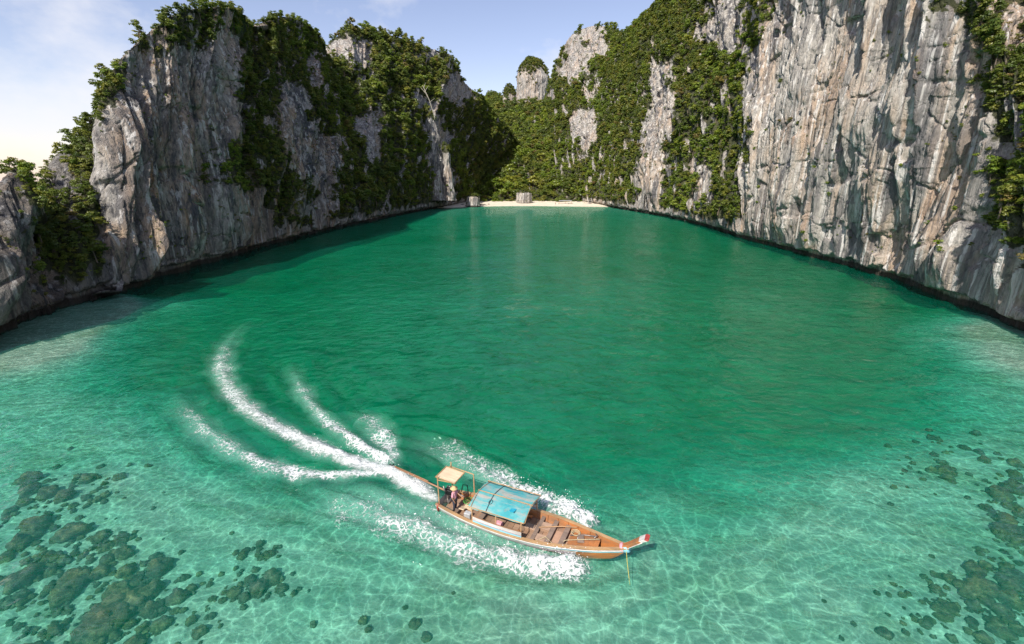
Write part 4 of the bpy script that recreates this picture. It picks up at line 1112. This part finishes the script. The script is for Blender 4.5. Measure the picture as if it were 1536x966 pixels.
# thwarts, seats, boxes in the open foredeck
for x0, w, zz, mt in ((6.95, 0.26, 0.42, 'bench'), (7.7, 0.28, 0.46, 'bench'), (2.9, 0.26, 0.42, 'bench'), (6.15, 0.22, 0.38, 'bench')):
    mb = MB(); mb.box((x0, 0, zz), (w, 2 * hb(x0) - 0.22, 0.055)); mb.build('thwart', M[mt], boat, False, 0.008)
mb = MB(); mb.box((7.35, -0.12, 0.24), (0.46, 1.15, 0.10)); mb.build('seat_mat', M['mat'], boat, False, 0.02)
for x0, y0, dx, dy in ((6.55, -0.55, 0.5, 0.42), (6.5, 0.42, 0.55, 0.5), (5.75, 0.05, 0.6, 0.38)):
    mb = MB(); mb.box((x0, y0, 0.27), (dx, dy, 0.2)); bx_ = mb.build('storage_box', M['board'][1], boat, False, 0.015)
    mb = MB(); mb.box((x0, y0, 0.385), (dx + 0.05, dy + 0.05, 0.03)); mb.build('lid', M['board'][3], bx_, False, 0.008)
mb = MB(); mb.box((8.62, -0.02, 0.62), (0.36, 0.5, 0.10), Matrix.Rotation(0.3, 3, 'Z')); mb.build('bow_cushion', M['bench'], boat, False, 0.02)
# canopy on posts
CX0, CX1, CW, CZ = 2.6, 5.75, 1.30, 1.66
for x0 in (CX0 + 0.08, (CX0 + CX1) / 2, CX1 - 0.08):
    for side in (-1, 1):
        mb = MB(); mb.tube([(x0, side * (hb(x0) - 0.08), gz(x0)), (x0, side * (CW - 0.12), CZ - 0.02)], 0.035, 6); mb.build('canopy_post', M['post'], boat)
nx_, ny_ = 34, 16
cv = []
for i in range(nx_):
    for j in range(ny_):
        u = i / (nx_ - 1); w = j / (ny_ - 1) * 2 - 1
        x_ = CX0 - 0.1 + (CX1 - CX0 + 0.2) * u; y_ = w * (CW + 0.02)
        z_ = CZ + 0.20 * (1 - w * w) - 0.05 * math.sin(u * math.pi * 3) ** 2 + 0.025 * mnoise.noise(Vector((x_ * 2, y_ * 2, 1))) + 0.02 * mnoise.noise(Vector((x_ * 6, y_ * 6, 2)))
        cv.append((x_, y_, z_))
cf = grid_faces(nx_, ny_)
me = mesh_np('canopy', cv, cf, M['tarp']); cano = link('canopy', me, boat); sd = cano.modifiers.new('thickness', 'SOLIDIFY'); sd.thickness = 0.02
for w in (-1.0, 0.03, 1.0):
    mb = MB(); zz = CZ + 0.20 * (1 - w * w) + 0.03
    mb.tube([(CX0 - 0.12, w * (CW + 0.02), zz), (CX1 + 0.12, w * (CW + 0.02), zz)], 0.03, 6); mb.build('canopy_batten', M['tan'], cano)
for x0 in (CX0 + 0.9, CX1 + 0.05, CX0 - 0.05):
    mb = MB(); mb.tube([(x0 + 0.12 * abs(w), w * CW, CZ + 0.20 * (1 - w * w) + 0.035) for w in np.linspace(-1, 1, 9)], 0.018, 5); mb.build('canopy_strap', M['navy'] if x0 > CX0 + 0.5 and x0 < CX1 else M['tan'], cano, True)
mb = MB(); mb.box((CX1 - 0.75, -0.62, CZ + 0.162), (0.28, 0.75, 0.012), Matrix.Rotation(-0.27, 3, 'X')); mb.build('canopy_patch', simple_mat('new_blue_patch', (0.02, 0.42, 0.58), 0.5, 0.1, 4), cano)
mb = MB(); mb.tube([(CX0 + 1.0 + 0.10 * math.cos(a), -0.62 + 0.16 * math.sin(a), CZ + 0.19 + 0.03 * math.sin(a)) for a in np.linspace(0, 6.0, 14)], 0.014, 5); mb.build('rope_loop', M['navy'], cano, True)
# striped side screens under the canopy
for side in (-1, 1):
    for zb, hgt, mt in ((0.02, 0.10, 'sky_blue'), (0.12, 0.05, 'mauve'), (0.17, 0.20, 'white'), (0.37, 0.05, 'hull_brown')):
        mb = MB(); X_ = np.linspace(CX0 + 0.12, CX1 - 0.05, 12)
        A = [Vector((x, side * (hb(x) - 0.05), gz(x) + 0.05 + zb)) for x in X_]; B_ = [a + Vector((0, 0, hgt - 0.006)) for a in A]
        mb.strip(A, B_, (0, -side * 0.03, 0)); mb.build('side_screen', M[mt], boat)
# stern frame with plywood sun roof
FR = [(0.25, -0.78), (0.25, 0.78), (1.75, 0.86), (1.75, -0.86)]
for x0, y0 in FR:
    if (x0, y0) == (1.75, -0.86): continue
    mb = MB(); mb.tube([(x0, y0, 0.3), (x0, y0, 2.75 if x0 < 1 else 2.25)], 0.035, 6); mb.build('awning_post', M['post'], boat)
mb = MB(); mb.tube([(0.25, -0.8, 2.52), (0.25, 0.8, 2.52)], 0.03, 6); mb.build('awning_beam', M['post'], boat)
mb = MB(); mb.tube([(0.25, 0.78, 2.42), (1.75, 0.86, 2.23)], 0.03, 6); mb.build('awning_beam', M['post'], boat)
mb = MB(); mb.tube([(0.25, -0.78, 2.45), (1.35, -0.5, 2.32)], 0.026, 6); mb.build('awning_beam', M['post'], boat)
rot = Matrix.Rotation(R(5), 3, 'Y')
for q in range(2):
    mb = MB(); mb.box((0.72, -0.42 + 0.60 * q, 2.50), (1.28, 0.592, 0.025), rot); mb.build('awning_panel', M['ply'], boat)
mb = MB()
for y0 in (-0.72, 0.48): mb.box((0.72, y0, 2.525), (1.32, 0.04, 0.05), rot)
for x0 in (0.10, 1.34): mb.box((x0, -0.12, 2.525 - (x0 - 0.72) * 0.0875), (0.05, 1.2, 0.045), rot)
mb.build('awning_frame', M['tan'], boat)
# engine on its swivel and the long propeller shaft
mb = MB(); mb.box((0.42, 0.25, 0.98), (0.62, 0.42, 0.36)); mb.box((0.42, 0.25, 1.21), (0.46, 0.30, 0.14)); eng = mb.build('engine', M['black'], boat, False, 0.03)
for q in range(4):
    mb = MB(); mb.lathe((0.25 + 0.12 * q, 0.25, 1.27), [(0.045, 0), (0.045, 0.07), (0.03, 0.09)], 8); mb.build('cylinder_head', M['steel'], eng)
mb = MB(); mb.lathe((0.76, 0.25, 1.0), [(0.20, 0), (0.21, 0.03), (0.20, 0.05)], 16, 'X'); mb.build('flywheel', M['steel'], eng)
mb = MB(); mb.tube([(0.3, 0.02, 1.1), (0.2, -0.06, 1.2), (0.15, -0.06, 1.5)], 0.045, 8); mb.build('exhaust_pipe', M['steel'], eng, True)
mb = MB(); mb.tube([(0.2, 0.25, 0.30), (0.2, 0.25, 0.82)], 0.07, 8); mb.box((0.2, 0.25, 0.30), (0.5, 0.6, 0.08)); mb.build('engine_pivot', M['steel'], boat)
inv = (boat.matrix_basis).inverted()
prop = inv @ (ground(588, 703) + Vector((0, 0, 0.25)))
root = Vector((0.1, 0.25, 0.92))
mb = MB(); mb.tube([root, root.lerp(prop, 0.5), root.lerp(prop, 0.98)], [0.06, 0.05, 0.045], 8); mb.build('propeller_shaft', M['hull_brown'], boat, True)
mb = MB(); mb.tube([root.lerp(prop, 0.3) + Vector((0, 0, 0.12)), root.lerp(prop, 0.93) + Vector((0, 0, 0.10))], 0.025, 6); mb.build('shaft_brace', M['hull_brown'], boat, True)
mb = MB()
dx = (prop - root).normalized(); side_ = dx.cross(Vector((0, 0, 1))).normalized(); up_ = side_.cross(dx)
mb.tube([prop - dx * 0.10, prop + dx * 0.06], 0.06, 8)
for q in range(3):
    a = q * 2.094; rv = side_ * math.cos(a) + up_ * math.sin(a); tv_ = dx.cross(rv)
    mb.add([prop + rv * 0.04 - tv_ * 0.03, prop + rv * 0.2 - tv_ * 0.09 + dx * 0.03, prop + rv * 0.24 + tv_ * 0.02, prop + rv * 0.04 + tv_ * 0.03 - dx * 0.03], [(0, 1, 2, 3), (3, 2, 1, 0)])
mb.build('propeller', M['black'], boat)
mb = MB(); mb.tube([(0.75, 0.2, 1.1), (1.2, 0.05, 1.15), (1.55, -0.02, 1.12)], 0.025, 6); mb.build('tiller', M['steel'], boat, True)
mb = MB(); mb.tube([(1.0, 0.6, 0.9), (1.05, 0.72, 1.35), (1.35, 0.74, 1.38), (1.4, 0.72, 0.95), (1.38, 0.7, 0.5)], 0.03, 6); mb.build('battery_stand', M['black'], boat, True)

def boat_thing(name, mb, mat, label, cat, group=None, bevel=0, smooth=False):
    o = mb.build(name, mat, None, smooth, bevel)
    o.matrix_world = boat.matrix_basis.copy(); tag(o, label, cat, group); return o
mb = MB(); mb.box((2.05, -0.55, 0.36), (0.42, 0.32, 0.36)); boat_thing('fuel_can', mb, M['grey'], 'grey fuel can beside the starboard rail, stern of the boat', 'fuel can', None, 0.04)
mb = MB(); mb.box((1.75, 0.15, 0.30), (0.55, 0.36, 0.05), Matrix.Rotation(0.25, 3, 'Y')); boat_thing('loose_plank', mb, M['ply'], 'loose plywood board propped by the coil of green rope on the boat', 'board'); mb = MB(); mb.box((1.5, -0.15, 0.36), (0.34, 0.5, 0.05), Matrix.Rotation(-0.4, 3, 'X')); boat_thing('loose_plank', mb, M['ply'], 'loose plywood board at the feet of the person on the boat', 'board')
mb = MB(); mb.lathe((2.35, 0.35, 0.18), [(0.17, 0), (0.24, 0.22), (0.25, 0.24), (0.22, 0.235), (0.2, 0.1)], 14); boat_thing('basket', mb, M['straw'], 'round straw basket in the stern of the boat', 'basket', None, 0, True)
for q in range(7):
    mb = MB(); mb.lathe((2.35 + 0.12 * math.cos(q * 0.9), 0.35 + 0.12 * math.sin(q * 0.9), 0.36), [(0.01, 0), (0.05, 0.02), (0.06, 0.05), (0.045, 0.09), (0.01, 0.105)], 8); boat_thing('red_fruit', mb, M['red'], 'small red fruit piled in the straw basket on the boat', 'fruit', 'red fruit in the straw basket', 0, True)
mb = MB(); mb.tube([(1.55 + (0.16 + 0.012 * a) * math.cos(a), 0.55 + (0.16 + 0.012 * a) * math.sin(a), 0.24 + 0.012 * a) for a in np.linspace(0, 18, 60)], 0.022, 5); boat_thing('rope_coil', mb, M['green'], 'coil of green rope on the stern floor of the boat', 'rope', None, 0, True)
mb = MB(); mb.tube([(8.25 + (0.15 + 0.006 * a) * math.cos(a), 0.35 + (0.15 + 0.006 * a) * math.sin(a), 0.53 + 0.008 * a) for a in np.linspace(0, 18, 60)], 0.02, 5); boat_thing('rope_coil', mb, M['rope'], 'coil of pale rope on the orange bow deck', 'rope', None, 0, True)
mb = MB(); mb.tube([(8.0, 0.1, 0.56), (8.75, 0.32, 0.68), (9.4, 0.28, 0.86)], 0.03, 6); mb.tube([(9.3, 0.12, 0.86), (9.42, 0.3, 0.9), (9.3, 0.46, 0.86)], 0.028, 6); boat_thing('anchor', mb, M['steel'], 'small steel anchor on the orange bow deck', 'anchor', None, 0, True)
p0 = stem[-1] + Vector((0.1, -0.2, -0.05))
mb = MB(); mb.tube([p0, p0 + Vector((0.15, -0.35, -0.5)), p0 + Vector((0.35, -0.75, -1.1)), p0 + Vector((0.42, -0.9, -1.25))], 0.014, 6); boat_thing('mooring_rope', mb, M['yellow'], 'yellow rope hanging from the prow into the water', 'rope', None, 0, True)
mb = MB(); mb.tube([(0.22, -0.82, 0.75), (0.16, -0.86, 0.5), (0.2, -0.85, 0.2)], [0.06, 0.08, 0.05], 8); boat_thing('ribbon', mb, M['red'], 'red cloth ribbon tied to the stern post of the boat', 'ribbon', None, 0, True)
for x0, y0, c_ in ((4.0, -0.45, 'pink'), (4.7, 0.3, 'white'), (3.6, 0.35, 'orange')):
    mb = MB(); mb.box((x0, y0, 0.34), (0.45, 0.32, 0.26)); boat_thing('bag', mb, M[c_], '%s bag in the shade under the blue canopy' % {'pink': 'faded pink', 'white': 'white', 'orange': 'orange'}[c_], 'bag', None, 0.07)

for q, (x0, y0, rz_) in enumerate(((3.0, -0.75, 0.2), (3.15, 0.7, 0.5), (5.2, -0.8, 1.1), (5.35, 0.75, 0.3))):
    mb = MB(); mb.box((x0, y0, 0.42), (0.42, 0.10, 0.30), Matrix.Rotation(rz_, 3, 'Z') @ Matrix.Rotation(0.5, 3, 'X')); mb.box((x0 + 0.02, y0 + 0.13, 0.36), (0.40, 0.09, 0.28), Matrix.Rotation(rz_, 3, 'Z') @ Matrix.Rotation(0.8, 3, 'X'))
    boat_thing('life_jacket', mb, M['orange'], 'folded orange life jacket under the blue canopy', 'life jacket', 'life jackets under the canopy', 0.03)
for x0, y0, dx, dy, dz, mt, lab in ((1.9, 0.62, 0.5, 0.36, 0.3, 'board', 'weathered wooden crate beside the straw basket, stern of the boat'), (1.25, -0.62, 0.36, 0.3, 0.28, 'bench', 'dark wooden toolbox by the stern rail of the boat')):
    mb = MB()
    for k_ in range(3):
        for sy_ in (-1, 1): mb.box((x0, y0 + sy_ * dy / 2, 0.2 + dz * (k_ + 0.5) / 3), (dx, 0.02, dz / 3 - 0.02))
        for sx_ in (-1, 1): mb.box((x0 + sx_ * (dx / 2 - 0.01), y0, 0.2 + dz * (k_ + 0.5) / 3), (0.02, dy - 0.03, dz / 3 - 0.02))
    mb.box((x0, y0, 0.2), (dx - 0.05, dy - 0.03, 0.02))
    boat_thing('crate', mb, M['board'][0] if mt == 'board' else M['bench'], lab, 'crate')
mb = MB(); mb.tube([(6.3, -0.9, 0.3), (6.8, -0.5, 0.5), (7.4, -0.75, 0.34), (7.9, -0.3, 0.52), (8.6, -0.15, 0.7), (9.6, 0.05, 0.95)], 0.02, 5); boat_thing('rope', mb, M['rope'], 'loose pale rope trailing over the benches to the bow', 'rope', None, 0, True)
mb = MB(); mb.tube([(6.2, 0.1, 0.45), (7.3, 0.55, 0.56), (8.2, 0.75, 0.66)], 0.03, 6); boat_thing('boat_hook', mb, M['post'], 'wooden pole laid across the benches of the boat', 'pole', None, 0, True)
# ------------------------------------------------------------------ people
def skin_body(name, joints, edges, mat, parent=None, root=0, sub=2):
    me = bpy.data.meshes.new(name); names = list(joints)
    me.from_pydata([joints[n][0] for n in names], [(names.index(a), names.index(b)) for a, b in edges] if True else [], [])
    o = link(name, me, parent)
    md = o.modifiers.new('skin', 'SKIN'); md.use_smooth_shade = True
    for i, n in enumerate(names):
        r = joints[n][1]; me.skin_vertices[0].data[i].radius = r if isinstance(r, tuple) else (r, r)
    me.skin_vertices[0].data[names.index(root)].use_root = True
    sb = o.modifiers.new('smooth', 'SUBSURF'); sb.levels = sub; sb.render_levels = sub
    me.materials.append(mat); return o
def person(label, loc, rz, shirt, pants, scale=1.0, hat=True, reach=True, simple=False):
    J = {'pelvis': ((0, 0, 0.92), (0.15, 0.11)), 'belly': ((0, 0, 1.10), (0.14, 0.10)), 'chest': ((0.01, 0, 1.32), (0.17, 0.11)), 'neckb': ((0.0, 0, 1.46), (0.08, 0.07)), 'neck': ((0.01, 0, 1.53), (0.052, 0.052)), 'skull': ((0.025, 0, 1.62), (0.085, 0.095)), 'crown': ((0.015, 0, 1.72), (0.07, 0.08))}
    E = [('pelvis', 'belly'), ('belly', 'chest'), ('chest', 'neckb'), ('neckb', 'neck'), ('neck', 'skull'), ('skull', 'crown')]
    hands = []
    for s, nm in ((-1, 'r'), (1, 'l')):
        fwd = 0.30 if (reach and s == 1) else 0.06
        J.update({nm + 'sh': ((0.0, s * 0.19, 1.42), 0.062), nm + 'el': ((-0.03 + fwd * 0.5, s * 0.27, 1.16), 0.045), nm + 'wr': ((0.02 + fwd * 1.2, s * 0.22, 1.02 if fwd > 0.2 else 0.93), 0.030), nm + 'ha': ((0.06 + fwd * 1.4, s * 0.21, 1.0 if fwd > 0.2 else 0.84), (0.034, 0.018)),
            nm + 'hip': ((0, s * 0.10, 0.86), 0.09), nm + 'kn': ((0.05, s * 0.13, 0.49), 0.058), nm + 'an': ((0.0, s * 0.14, 0.09), 0.040), nm + 'to': ((0.16, s * 0.15, 0.03), (0.045, 0.028))})
        E += [('chest', nm + 'sh'), (nm + 'sh', nm + 'el'), (nm + 'el', nm + 'wr'), (nm + 'wr', nm + 'ha'), ('pelvis', nm + 'hip'), (nm + 'hip', nm + 'kn'), (nm + 'kn', nm + 'an'), (nm + 'an', nm + 'to')]
        if not simple:
            h = Vector(J[nm + 'ha'][0]); w = Vector(J[nm + 'wr'][0]); d = (h - w).normalized(); a = d.cross(Vector((0, 0, 1)) if abs(d.z) < 0.8 else Vector((1, 0, 0))).normalized()
            for q, L_ in enumerate((0.07, 0.082, 0.078, 0.062)):
                b0 = h + a * (0.026 - 0.0175 * q); J[nm + 'f%d' % q] = (tuple(b0 + d * L_ * 0.5), 0.0085); J[nm + 'g%d' % q] = (tuple(b0 + d * L_ * 0.8 + Vector((0, 0, -0.025))), 0.0075)
                E += [(nm + 'ha', nm + 'f%d' % q), (nm + 'f%d' % q, nm + 'g%d' % q)]
            J[nm + 't'] = (tuple(w.lerp(h, 0.5) + a * 0.045 + d * 0.03), 0.0095); E.append((nm + 'wr', nm + 't'))
    e = link('person', None); e.location = loc; e.rotation_euler = (0, 0, rz); e.scale = (scale,) * 3
    skin_body('body', J, E, M['skin'], e, 'pelvis', 1 if simple else 2)
    sub = lambda ks, grow: {k: (J[k][0], tuple(x + grow for x in J[k][1]) if isinstance(J[k][1], tuple) else J[k][1] + grow) for k in ks}
    tk = ['pelvis', 'belly', 'chest', 'neckb', 'rsh', 'lsh', 'rel', 'lel']
    skin_body('shirt', sub(tk, 0.022), [x for x in E if x[0] in tk and x[1] in tk], shirt, e, 'pelvis')
    pk = ['pelvis', 'rhip', 'lhip', 'rkn', 'lkn', 'ran', 'lan']
    skin_body('trousers', sub(pk, 0.02), [x for x in E if x[0] in pk and x[1] in pk], pants, e, 'pelvis')
    mb = MB(); mb.lathe((0.005, 0, 1.655), [(0.108, 0), (0.112, 0.05), (0.09, 0.11), (0.04, 0.145), (0.005, 0.15)], 14); mb.build('hair', M['hair'], e, True)
    if not simple:
        for s in (-1, 1):
            mb = MB(); mb.lathe((0.112, s * 0.036, 1.635), [(0.002, -0.010), (0.012, -0.004), (0.012, 0.004), (0.002, 0.010)], 8); mb.build('eye', M['white'], e, True)
            mb = MB(); mb.tube([(0.01, s * 0.098, 1.60), (0.0, s * 0.112, 1.63), (0.01, s * 0.10, 1.66)], 0.013, 6); mb.build('ear', M['skin'], e, True)
        mb = MB(); mb.tube([(0.105, 0, 1.645), (0.135, 0, 1.605), (0.11, 0, 1.595)], [0.010, 0.016, 0.010], 6); mb.build('nose', M['skin'], e, True)
        mb = MB(); mb.tube([(0.108, -0.026, 1.568), (0.118, 0, 1.566), (0.108, 0.026, 1.568)], 0.007, 6); mb.build('mouth', M['pink'], e, True)
    if hat:
        mb = MB(); mb.lathe((0.005, 0, 1.71), [(0.235, -0.02), (0.24, -0.01), (0.125, 0.025), (0.11, 0.10), (0.05, 0.125), (0.004, 0.128)], 18); mb.build('hat', M['straw'], e, True)
    tag(e, label, 'person'); return e
bp = boat.matrix_basis @ Vector((1.05, -0.38, FZ + 0.02))
person('person in faded pink shirt and straw hat standing at the boat engine', bp, BANG + 0.1, M['pink'], M['navy'], 0.98)

# ------------------------------------------------------------------ foam and spray
fm = NT('sea_foam')
fm.n.remove(fm.b)
dn = fm.attr('dens')
vz = fm.n.new('ShaderNodeVectorMath'); vz.operation = 'MULTIPLY_ADD'
nz = fm.new('TexNoise', Scale=1.1, Detail=4.0); fm.l.new(fm.pos(), nz.inputs['Vector'])
fm.l.new(nz.outputs['Color'], vz.inputs[0]); vz.inputs[1].default_value = (1.1, 1.1, 0.2); fm.l.new(fm.pos((1, 1, 1)), vz.inputs[2])
v1 = fm.new('TexVoronoi', feature='DISTANCE_TO_EDGE', Scale=2.9); fm.l.new(vz.outputs[0], v1.inputs['Vector'])
v2 = fm.new('TexVoronoi', feature='DISTANCE_TO_EDGE', Scale=6.4); fm.l.new(vz.outputs[0], v2.inputs['Vector'])
lace = fm.math('ADD', fm.math('MULTIPLY', fm.math('SUBTRACT', 1.0, fm.math('MULTIPLY', v1.outputs['Distance'], 3.0)), 0.36), fm.math('MULTIPLY', fm.math('SUBTRACT', 1.0, fm.math('MULTIPLY', v2.outputs['Distance'], 3.2)), 0.20))
fleck = fm.noise(fm.pos((1.0, 1.6, 1.0)), 3.0, 5, 0.66, 0.6)
lace = fm.math('ADD', lace, fm.math('MULTIPLY', fleck, 0.85))
al = fm.math('MULTIPLY', fm.math('SUBTRACT', fm.math('ADD', lace, dn), 1.34), 3.0, clamp=True)
mist = fm.math('MULTIPLY', fm.math('SUBTRACT', fm.math('ADD', fm.attr('mist'), fm.math('MULTIPLY', fm.noise(fm.pos((1, 1.4, 1)), 1.7, 8, 0.72, 0.5), 1.5)), 1.12), 2.0, clamp=True)
mist = fm.math('MULTIPLY', mist, 0.85)
al = fm.math('MULTIPLY', fm.math('MAXIMUM', al, mist), 0.92)
air = fm.math('MULTIPLY', fm.attr('air'), fm.math('MULTIPLY_ADD', fm.noise(fm.pos(), 0.9, 5, 0.6), 0.9, 0.1), clamp=True)
tot = fm.math('MAXIMUM', al, air)
wht = fm.math('DIVIDE', al, fm.math('MAXIMUM', tot, 0.001), clamp=True)
fd = fm.new('BsdfDiffuse'); fm.l.new(fm.mix(wht, (0.30, 0.62, 0.52), (0.70, 0.73, 0.73)), fd.inputs['Color'])
al = tot
ft = fm.new('BsdfTransparent'); fx = fm.new('MixShader')
fm.l.new(al, fx.inputs[0]); fm.l.new(ft.outputs[0], fx.inputs[1]); fm.l.new(fd.outputs[0], fx.inputs[2]); fm.l.new(fx.outputs[0], fm.out.inputs['Surface'])
fm.l.new(fm.bump(lace, 0.8, 0.10), fd.inputs['Normal'])
def water_z(x, y):
    zc = (fbm(x / 3.2, y / 2.2, 51, 3) - 0.5) * 0.16
    for P, amp, wl_, reach in ((WAKE_OUT, 0.13, 2.6, 7.0), (WAKE_MAIN, 0.10, 2.0, 4.0), (WAKE_IN, 0.11, 2.2, 5.0), (WAKE_NEAR, 0.12, 1.8, 3.6), (WAKE_FAR, 0.10, 1.6, 3.0)):
        dd = path_dist(x, y, P); zc = zc + amp * np.cos(dd * 2 * math.pi / wl_) * np.exp(-(dd / reach) ** 2) * (0.6 + 0.8 * vnoise(x / 2, y / 2, 52))
    return zc
DROPS = []
def foam(name, label, P, w0, w1, d0, d1, lift, seed, asym=0.0, step=0.07, drops=0, m0=0.3, m1=0.05, dmid=None):
    n = len(P); L = np.concatenate([[0], np.cumsum(np.hypot(*np.diff(P, axis=0).T))])
    na = int(L[-1] / step); q = np.linspace(0, L[-1], na); C_ = np.stack([np.interp(q, L, P[:, i]) for i in (0, 1)], -1)
    T = np.gradient(C_, axis=0); T /= np.linalg.norm(T, axis=1, keepdims=True); Nn = np.stack([-T[:, 1], T[:, 0]], -1)
    t = q / L[-1]; wd = w0 + (w1 - w0) * t ** 0.8; dens = d0 + (d1 - d0) * t if dmid is None else np.interp(t, [0, 0.12, 0.5, 1], [d0 * 0.4, dmid, (dmid + d1) / 2, d1])
    wd = wd * (0.75 + 0.5 * vnoise(q / 1.7, q * 0, seed))
    nb = max(8, int(2 * max(w0, w1) / step)); b = np.linspace(-1, 1, nb)
    XY = C_[:, None, :] + Nn[:, None, :] * (b[None, :] * wd[:, None])[..., None]
    x, y = XY[..., 0], XY[..., 1]
    cross = 1 - np.abs(b - asym) ** 1.7 / (1 + abs(asym)) ** 1.7
    D = dens[:, None] * np.clip(cross, 0, 1)[None, :] + (fbm(x / 1.3, y / 1.3, seed + 1, 3) - 0.5) * 0.45
    D = D * np.clip(cross * 4, 0, 1)[None, :] * np.clip(np.minimum(t * 14, (1 - t) * 5), 0, 1)[:, None]
    rough_ = np.clip(D, 0, 1)
    mist = (m0 + (m1 - m0) * t ** 0.6)[:, None] * np.clip(cross, 0, 1)[None, :] ** 1.3 * np.clip(np.minimum(t * 14, (1 - t) * 3), 0, 1)[:, None]
    z = water_z(x, y) + 0.012 + lift * (1 - 0.85 * t)[:, None] * rough_ * (0.25 + 1.3 * fbm(x / 0.55, y / 0.55, seed + 2, 4))
    me = mesh_np(name, np.stack([x, y, z], -1).reshape(-1, 3), grid_faces(na, nb), fm.m, True, {'dens': D.ravel(), 'mist': mist.ravel(), 'air': (np.clip(dens * 0.75 + 0.1, 0, 0.75)[:, None] * np.clip(1 - np.abs(b), 0, 1)[None, :] * np.clip(np.minimum(t * 10, (1 - t) * 3), 0, 1)[:, None]).ravel()})
    o = link(name, me); tag(o, label, None, None, 'stuff')
    if drops:
        w = (np.where(rough_ > 0.5, rough_, 0) ** 3 * (1 - 0.6 * t)[:, None]).ravel(); idx = RNG.choice(w.size, drops, p=w / w.sum())
        h = np.abs(RNG.normal(0, 0.10 + lift * 0.45, drops)) + 0.02
        DROPS.append(np.stack([x.ravel()[idx] + RNG.normal(0, 0.12, drops), y.ravel()[idx] + RNG.normal(0, 0.12, drops), z.ravel()[idx] + h], -1))
foam('wake_foam', 'bright white churned jet of foam behind the boat propeller', WAKE_MAIN, 0.8, 2.2, 1.0, 0.40, 0.30, 1, drops=500, m0=1.2, m1=0.30)
foam('wake_foam', 'lacy outer arm of wake foam curling toward the headland', WAKE_OUT, 0.5, 2.0, 0.92, 0.48, 0.10, 2, drops=80, m0=0.7, m1=0.05)
foam('wake_foam', 'thin inner arm of wake foam curling toward the beach', WAKE_IN, 0.7, 1.5, 0.90, 0.42, 0.14, 3, drops=60, m0=0.7, m1=0.05)
foam('wake_foam', 'hooked curl of foam beside the propeller', WAKE_HOOK, 0.7, 2.2, 0.85, 0.48, 0.25, 4, drops=60, m0=0.5, m1=0.1)
foam('wake_foam', 'bow wave foam along the port side of the boat', WAKE_FAR, 0.7, 2.3, 0.98, 0.46, 0.60, 5, drops=600, m0=0.5, m1=0.0, asym=-0.3)
foam('wake_foam', 'bow wave foam along the starboard side of the boat, thicker near the bow', WAKE_NEAR, 1.0, 2.4, 0.92, 0.42, 0.55, 6, drops=700, m0=0.6, m1=0.0, asym=0.2)
foam('wake_foam', 'thin lace of foam between the bow wave and the boat hull', WAKE_SIDE, 1.1, 2.2, 0.56, 0.46, 0.05, 7, m0=0.05, m1=0.0)
pts = np.concatenate(DROPS)
ico = bmesh.new(); bmesh.ops.create_icosphere(ico, subdivisions=1, radius=1.0)
iv = np.array([v.co[:] for v in ico.verts]); ifc = np.array([[v.index for v in f.verts] for f in ico.faces]); ico.free()
rad = np.clip(np.exp(RNG.normal(-4.4, 0.5, len(pts))), 0.005, 0.035)
V = (pts[:, None, :] + iv[None] * rad[:, None, None] * RNG.uniform(0.6, 1.5, (len(pts), 1, 3))).reshape(-1, 3)
F = (ifc[None] + (np.arange(len(pts)) * len(iv))[:, None, None]).reshape(-1, 3)
o = link('spray', mesh_np('spray', V, F, simple_mat('spray_white', (0.85, 0.88, 0.88), 0.6, 0.03, 3, bump=0)))
tag(o, 'fine white spray thrown up by the boat', None, None, 'stuff')

# ------------------------------------------------------------------ fallen rocks at the waterline
for px, py, r_, lab in [(722, 308.5, 1.6, 0), (727, 308.2, 1.0, 0), (694, 308.5, 1.3, 0), (733, 307.6, 0.8, 0), (868, 305.5, 1.8, 1), (876, 306.3, 1.4, 1), (862, 304.8, 1.2, 1), (884, 307.2, 1.6, 1), (800, 303.6, 1.1, 0), (771, 303.6, 1.3, 0),
]:
    g = ground(px, py); o = link('shore_rock', BOUL[random.randrange(9)].copy()); o.data.materials.clear(); o.data.materials.append(M['rock_grey'])
    o.location = (g.x, g.y, 0.05 if py > 310 else 0.3); o.scale = (r_ * 1.2, r_, r_ * 0.8); o.rotation_euler = (0, 0, random.uniform(0, 6))
    l_ = ('small grey rock on the sand beside the rock stacks', 'grey rock at the sunny end of the beach', 'fallen rock at the foot of the sunlit slope', 'fallen rock at the foot of the sheer pale cliff', 'fallen rock at the foot of the tall shaded cliff')[lab]
    tag(o, l_, 'rock', l_.replace('rock ', 'rocks ', 1))
# ------------------------------------------------------------------ far beach details
sh = link('beach_shelter', None); g = ground(848, 306.0, 0.5); sh.location = (g.x, g.y, 0.5)
tag(sh, 'low grey tarpaulin shelter at the sunny end of the beach', 'shelter')
for x0 in (-5, 0, 5):
    for y0 in (-1.8, 1.8):
        mb = MB(); mb.tube([(x0, y0, -0.6), (x0, y0, 2.6)], 0.09, 6); mb.build('post', M['post'], sh)
mb = MB(); mb.strip([Vector((-5.5, -2.2, 2.5)), Vector((0, -2.2, 2.75)), Vector((5.5, -2.2, 2.5))], [Vector((-5.5, 2.2, 2.8)), Vector((0, 2.2, 3.05)), Vector((5.5, 2.2, 2.8))], (0, 0, 0.06)); mb.build('roof', M['grey'], sh)
for px, lab, s_, t_ in ((838, 'tiny figure in white standing beside the grey beach shelter', 'white', 'navy'), (833, 'tiny figure in red on the sand near the grey beach shelter', 'red', 'navy'), (853, 'tiny figure in blue under the grey beach shelter', 'sky_blue', 'hull_brown')):
    g = ground(px, 306.6, 0.5)
    person(lab, (g.x, g.y, 0.42), 1.0, M[s_], M[t_], 1.0, False, False, True)
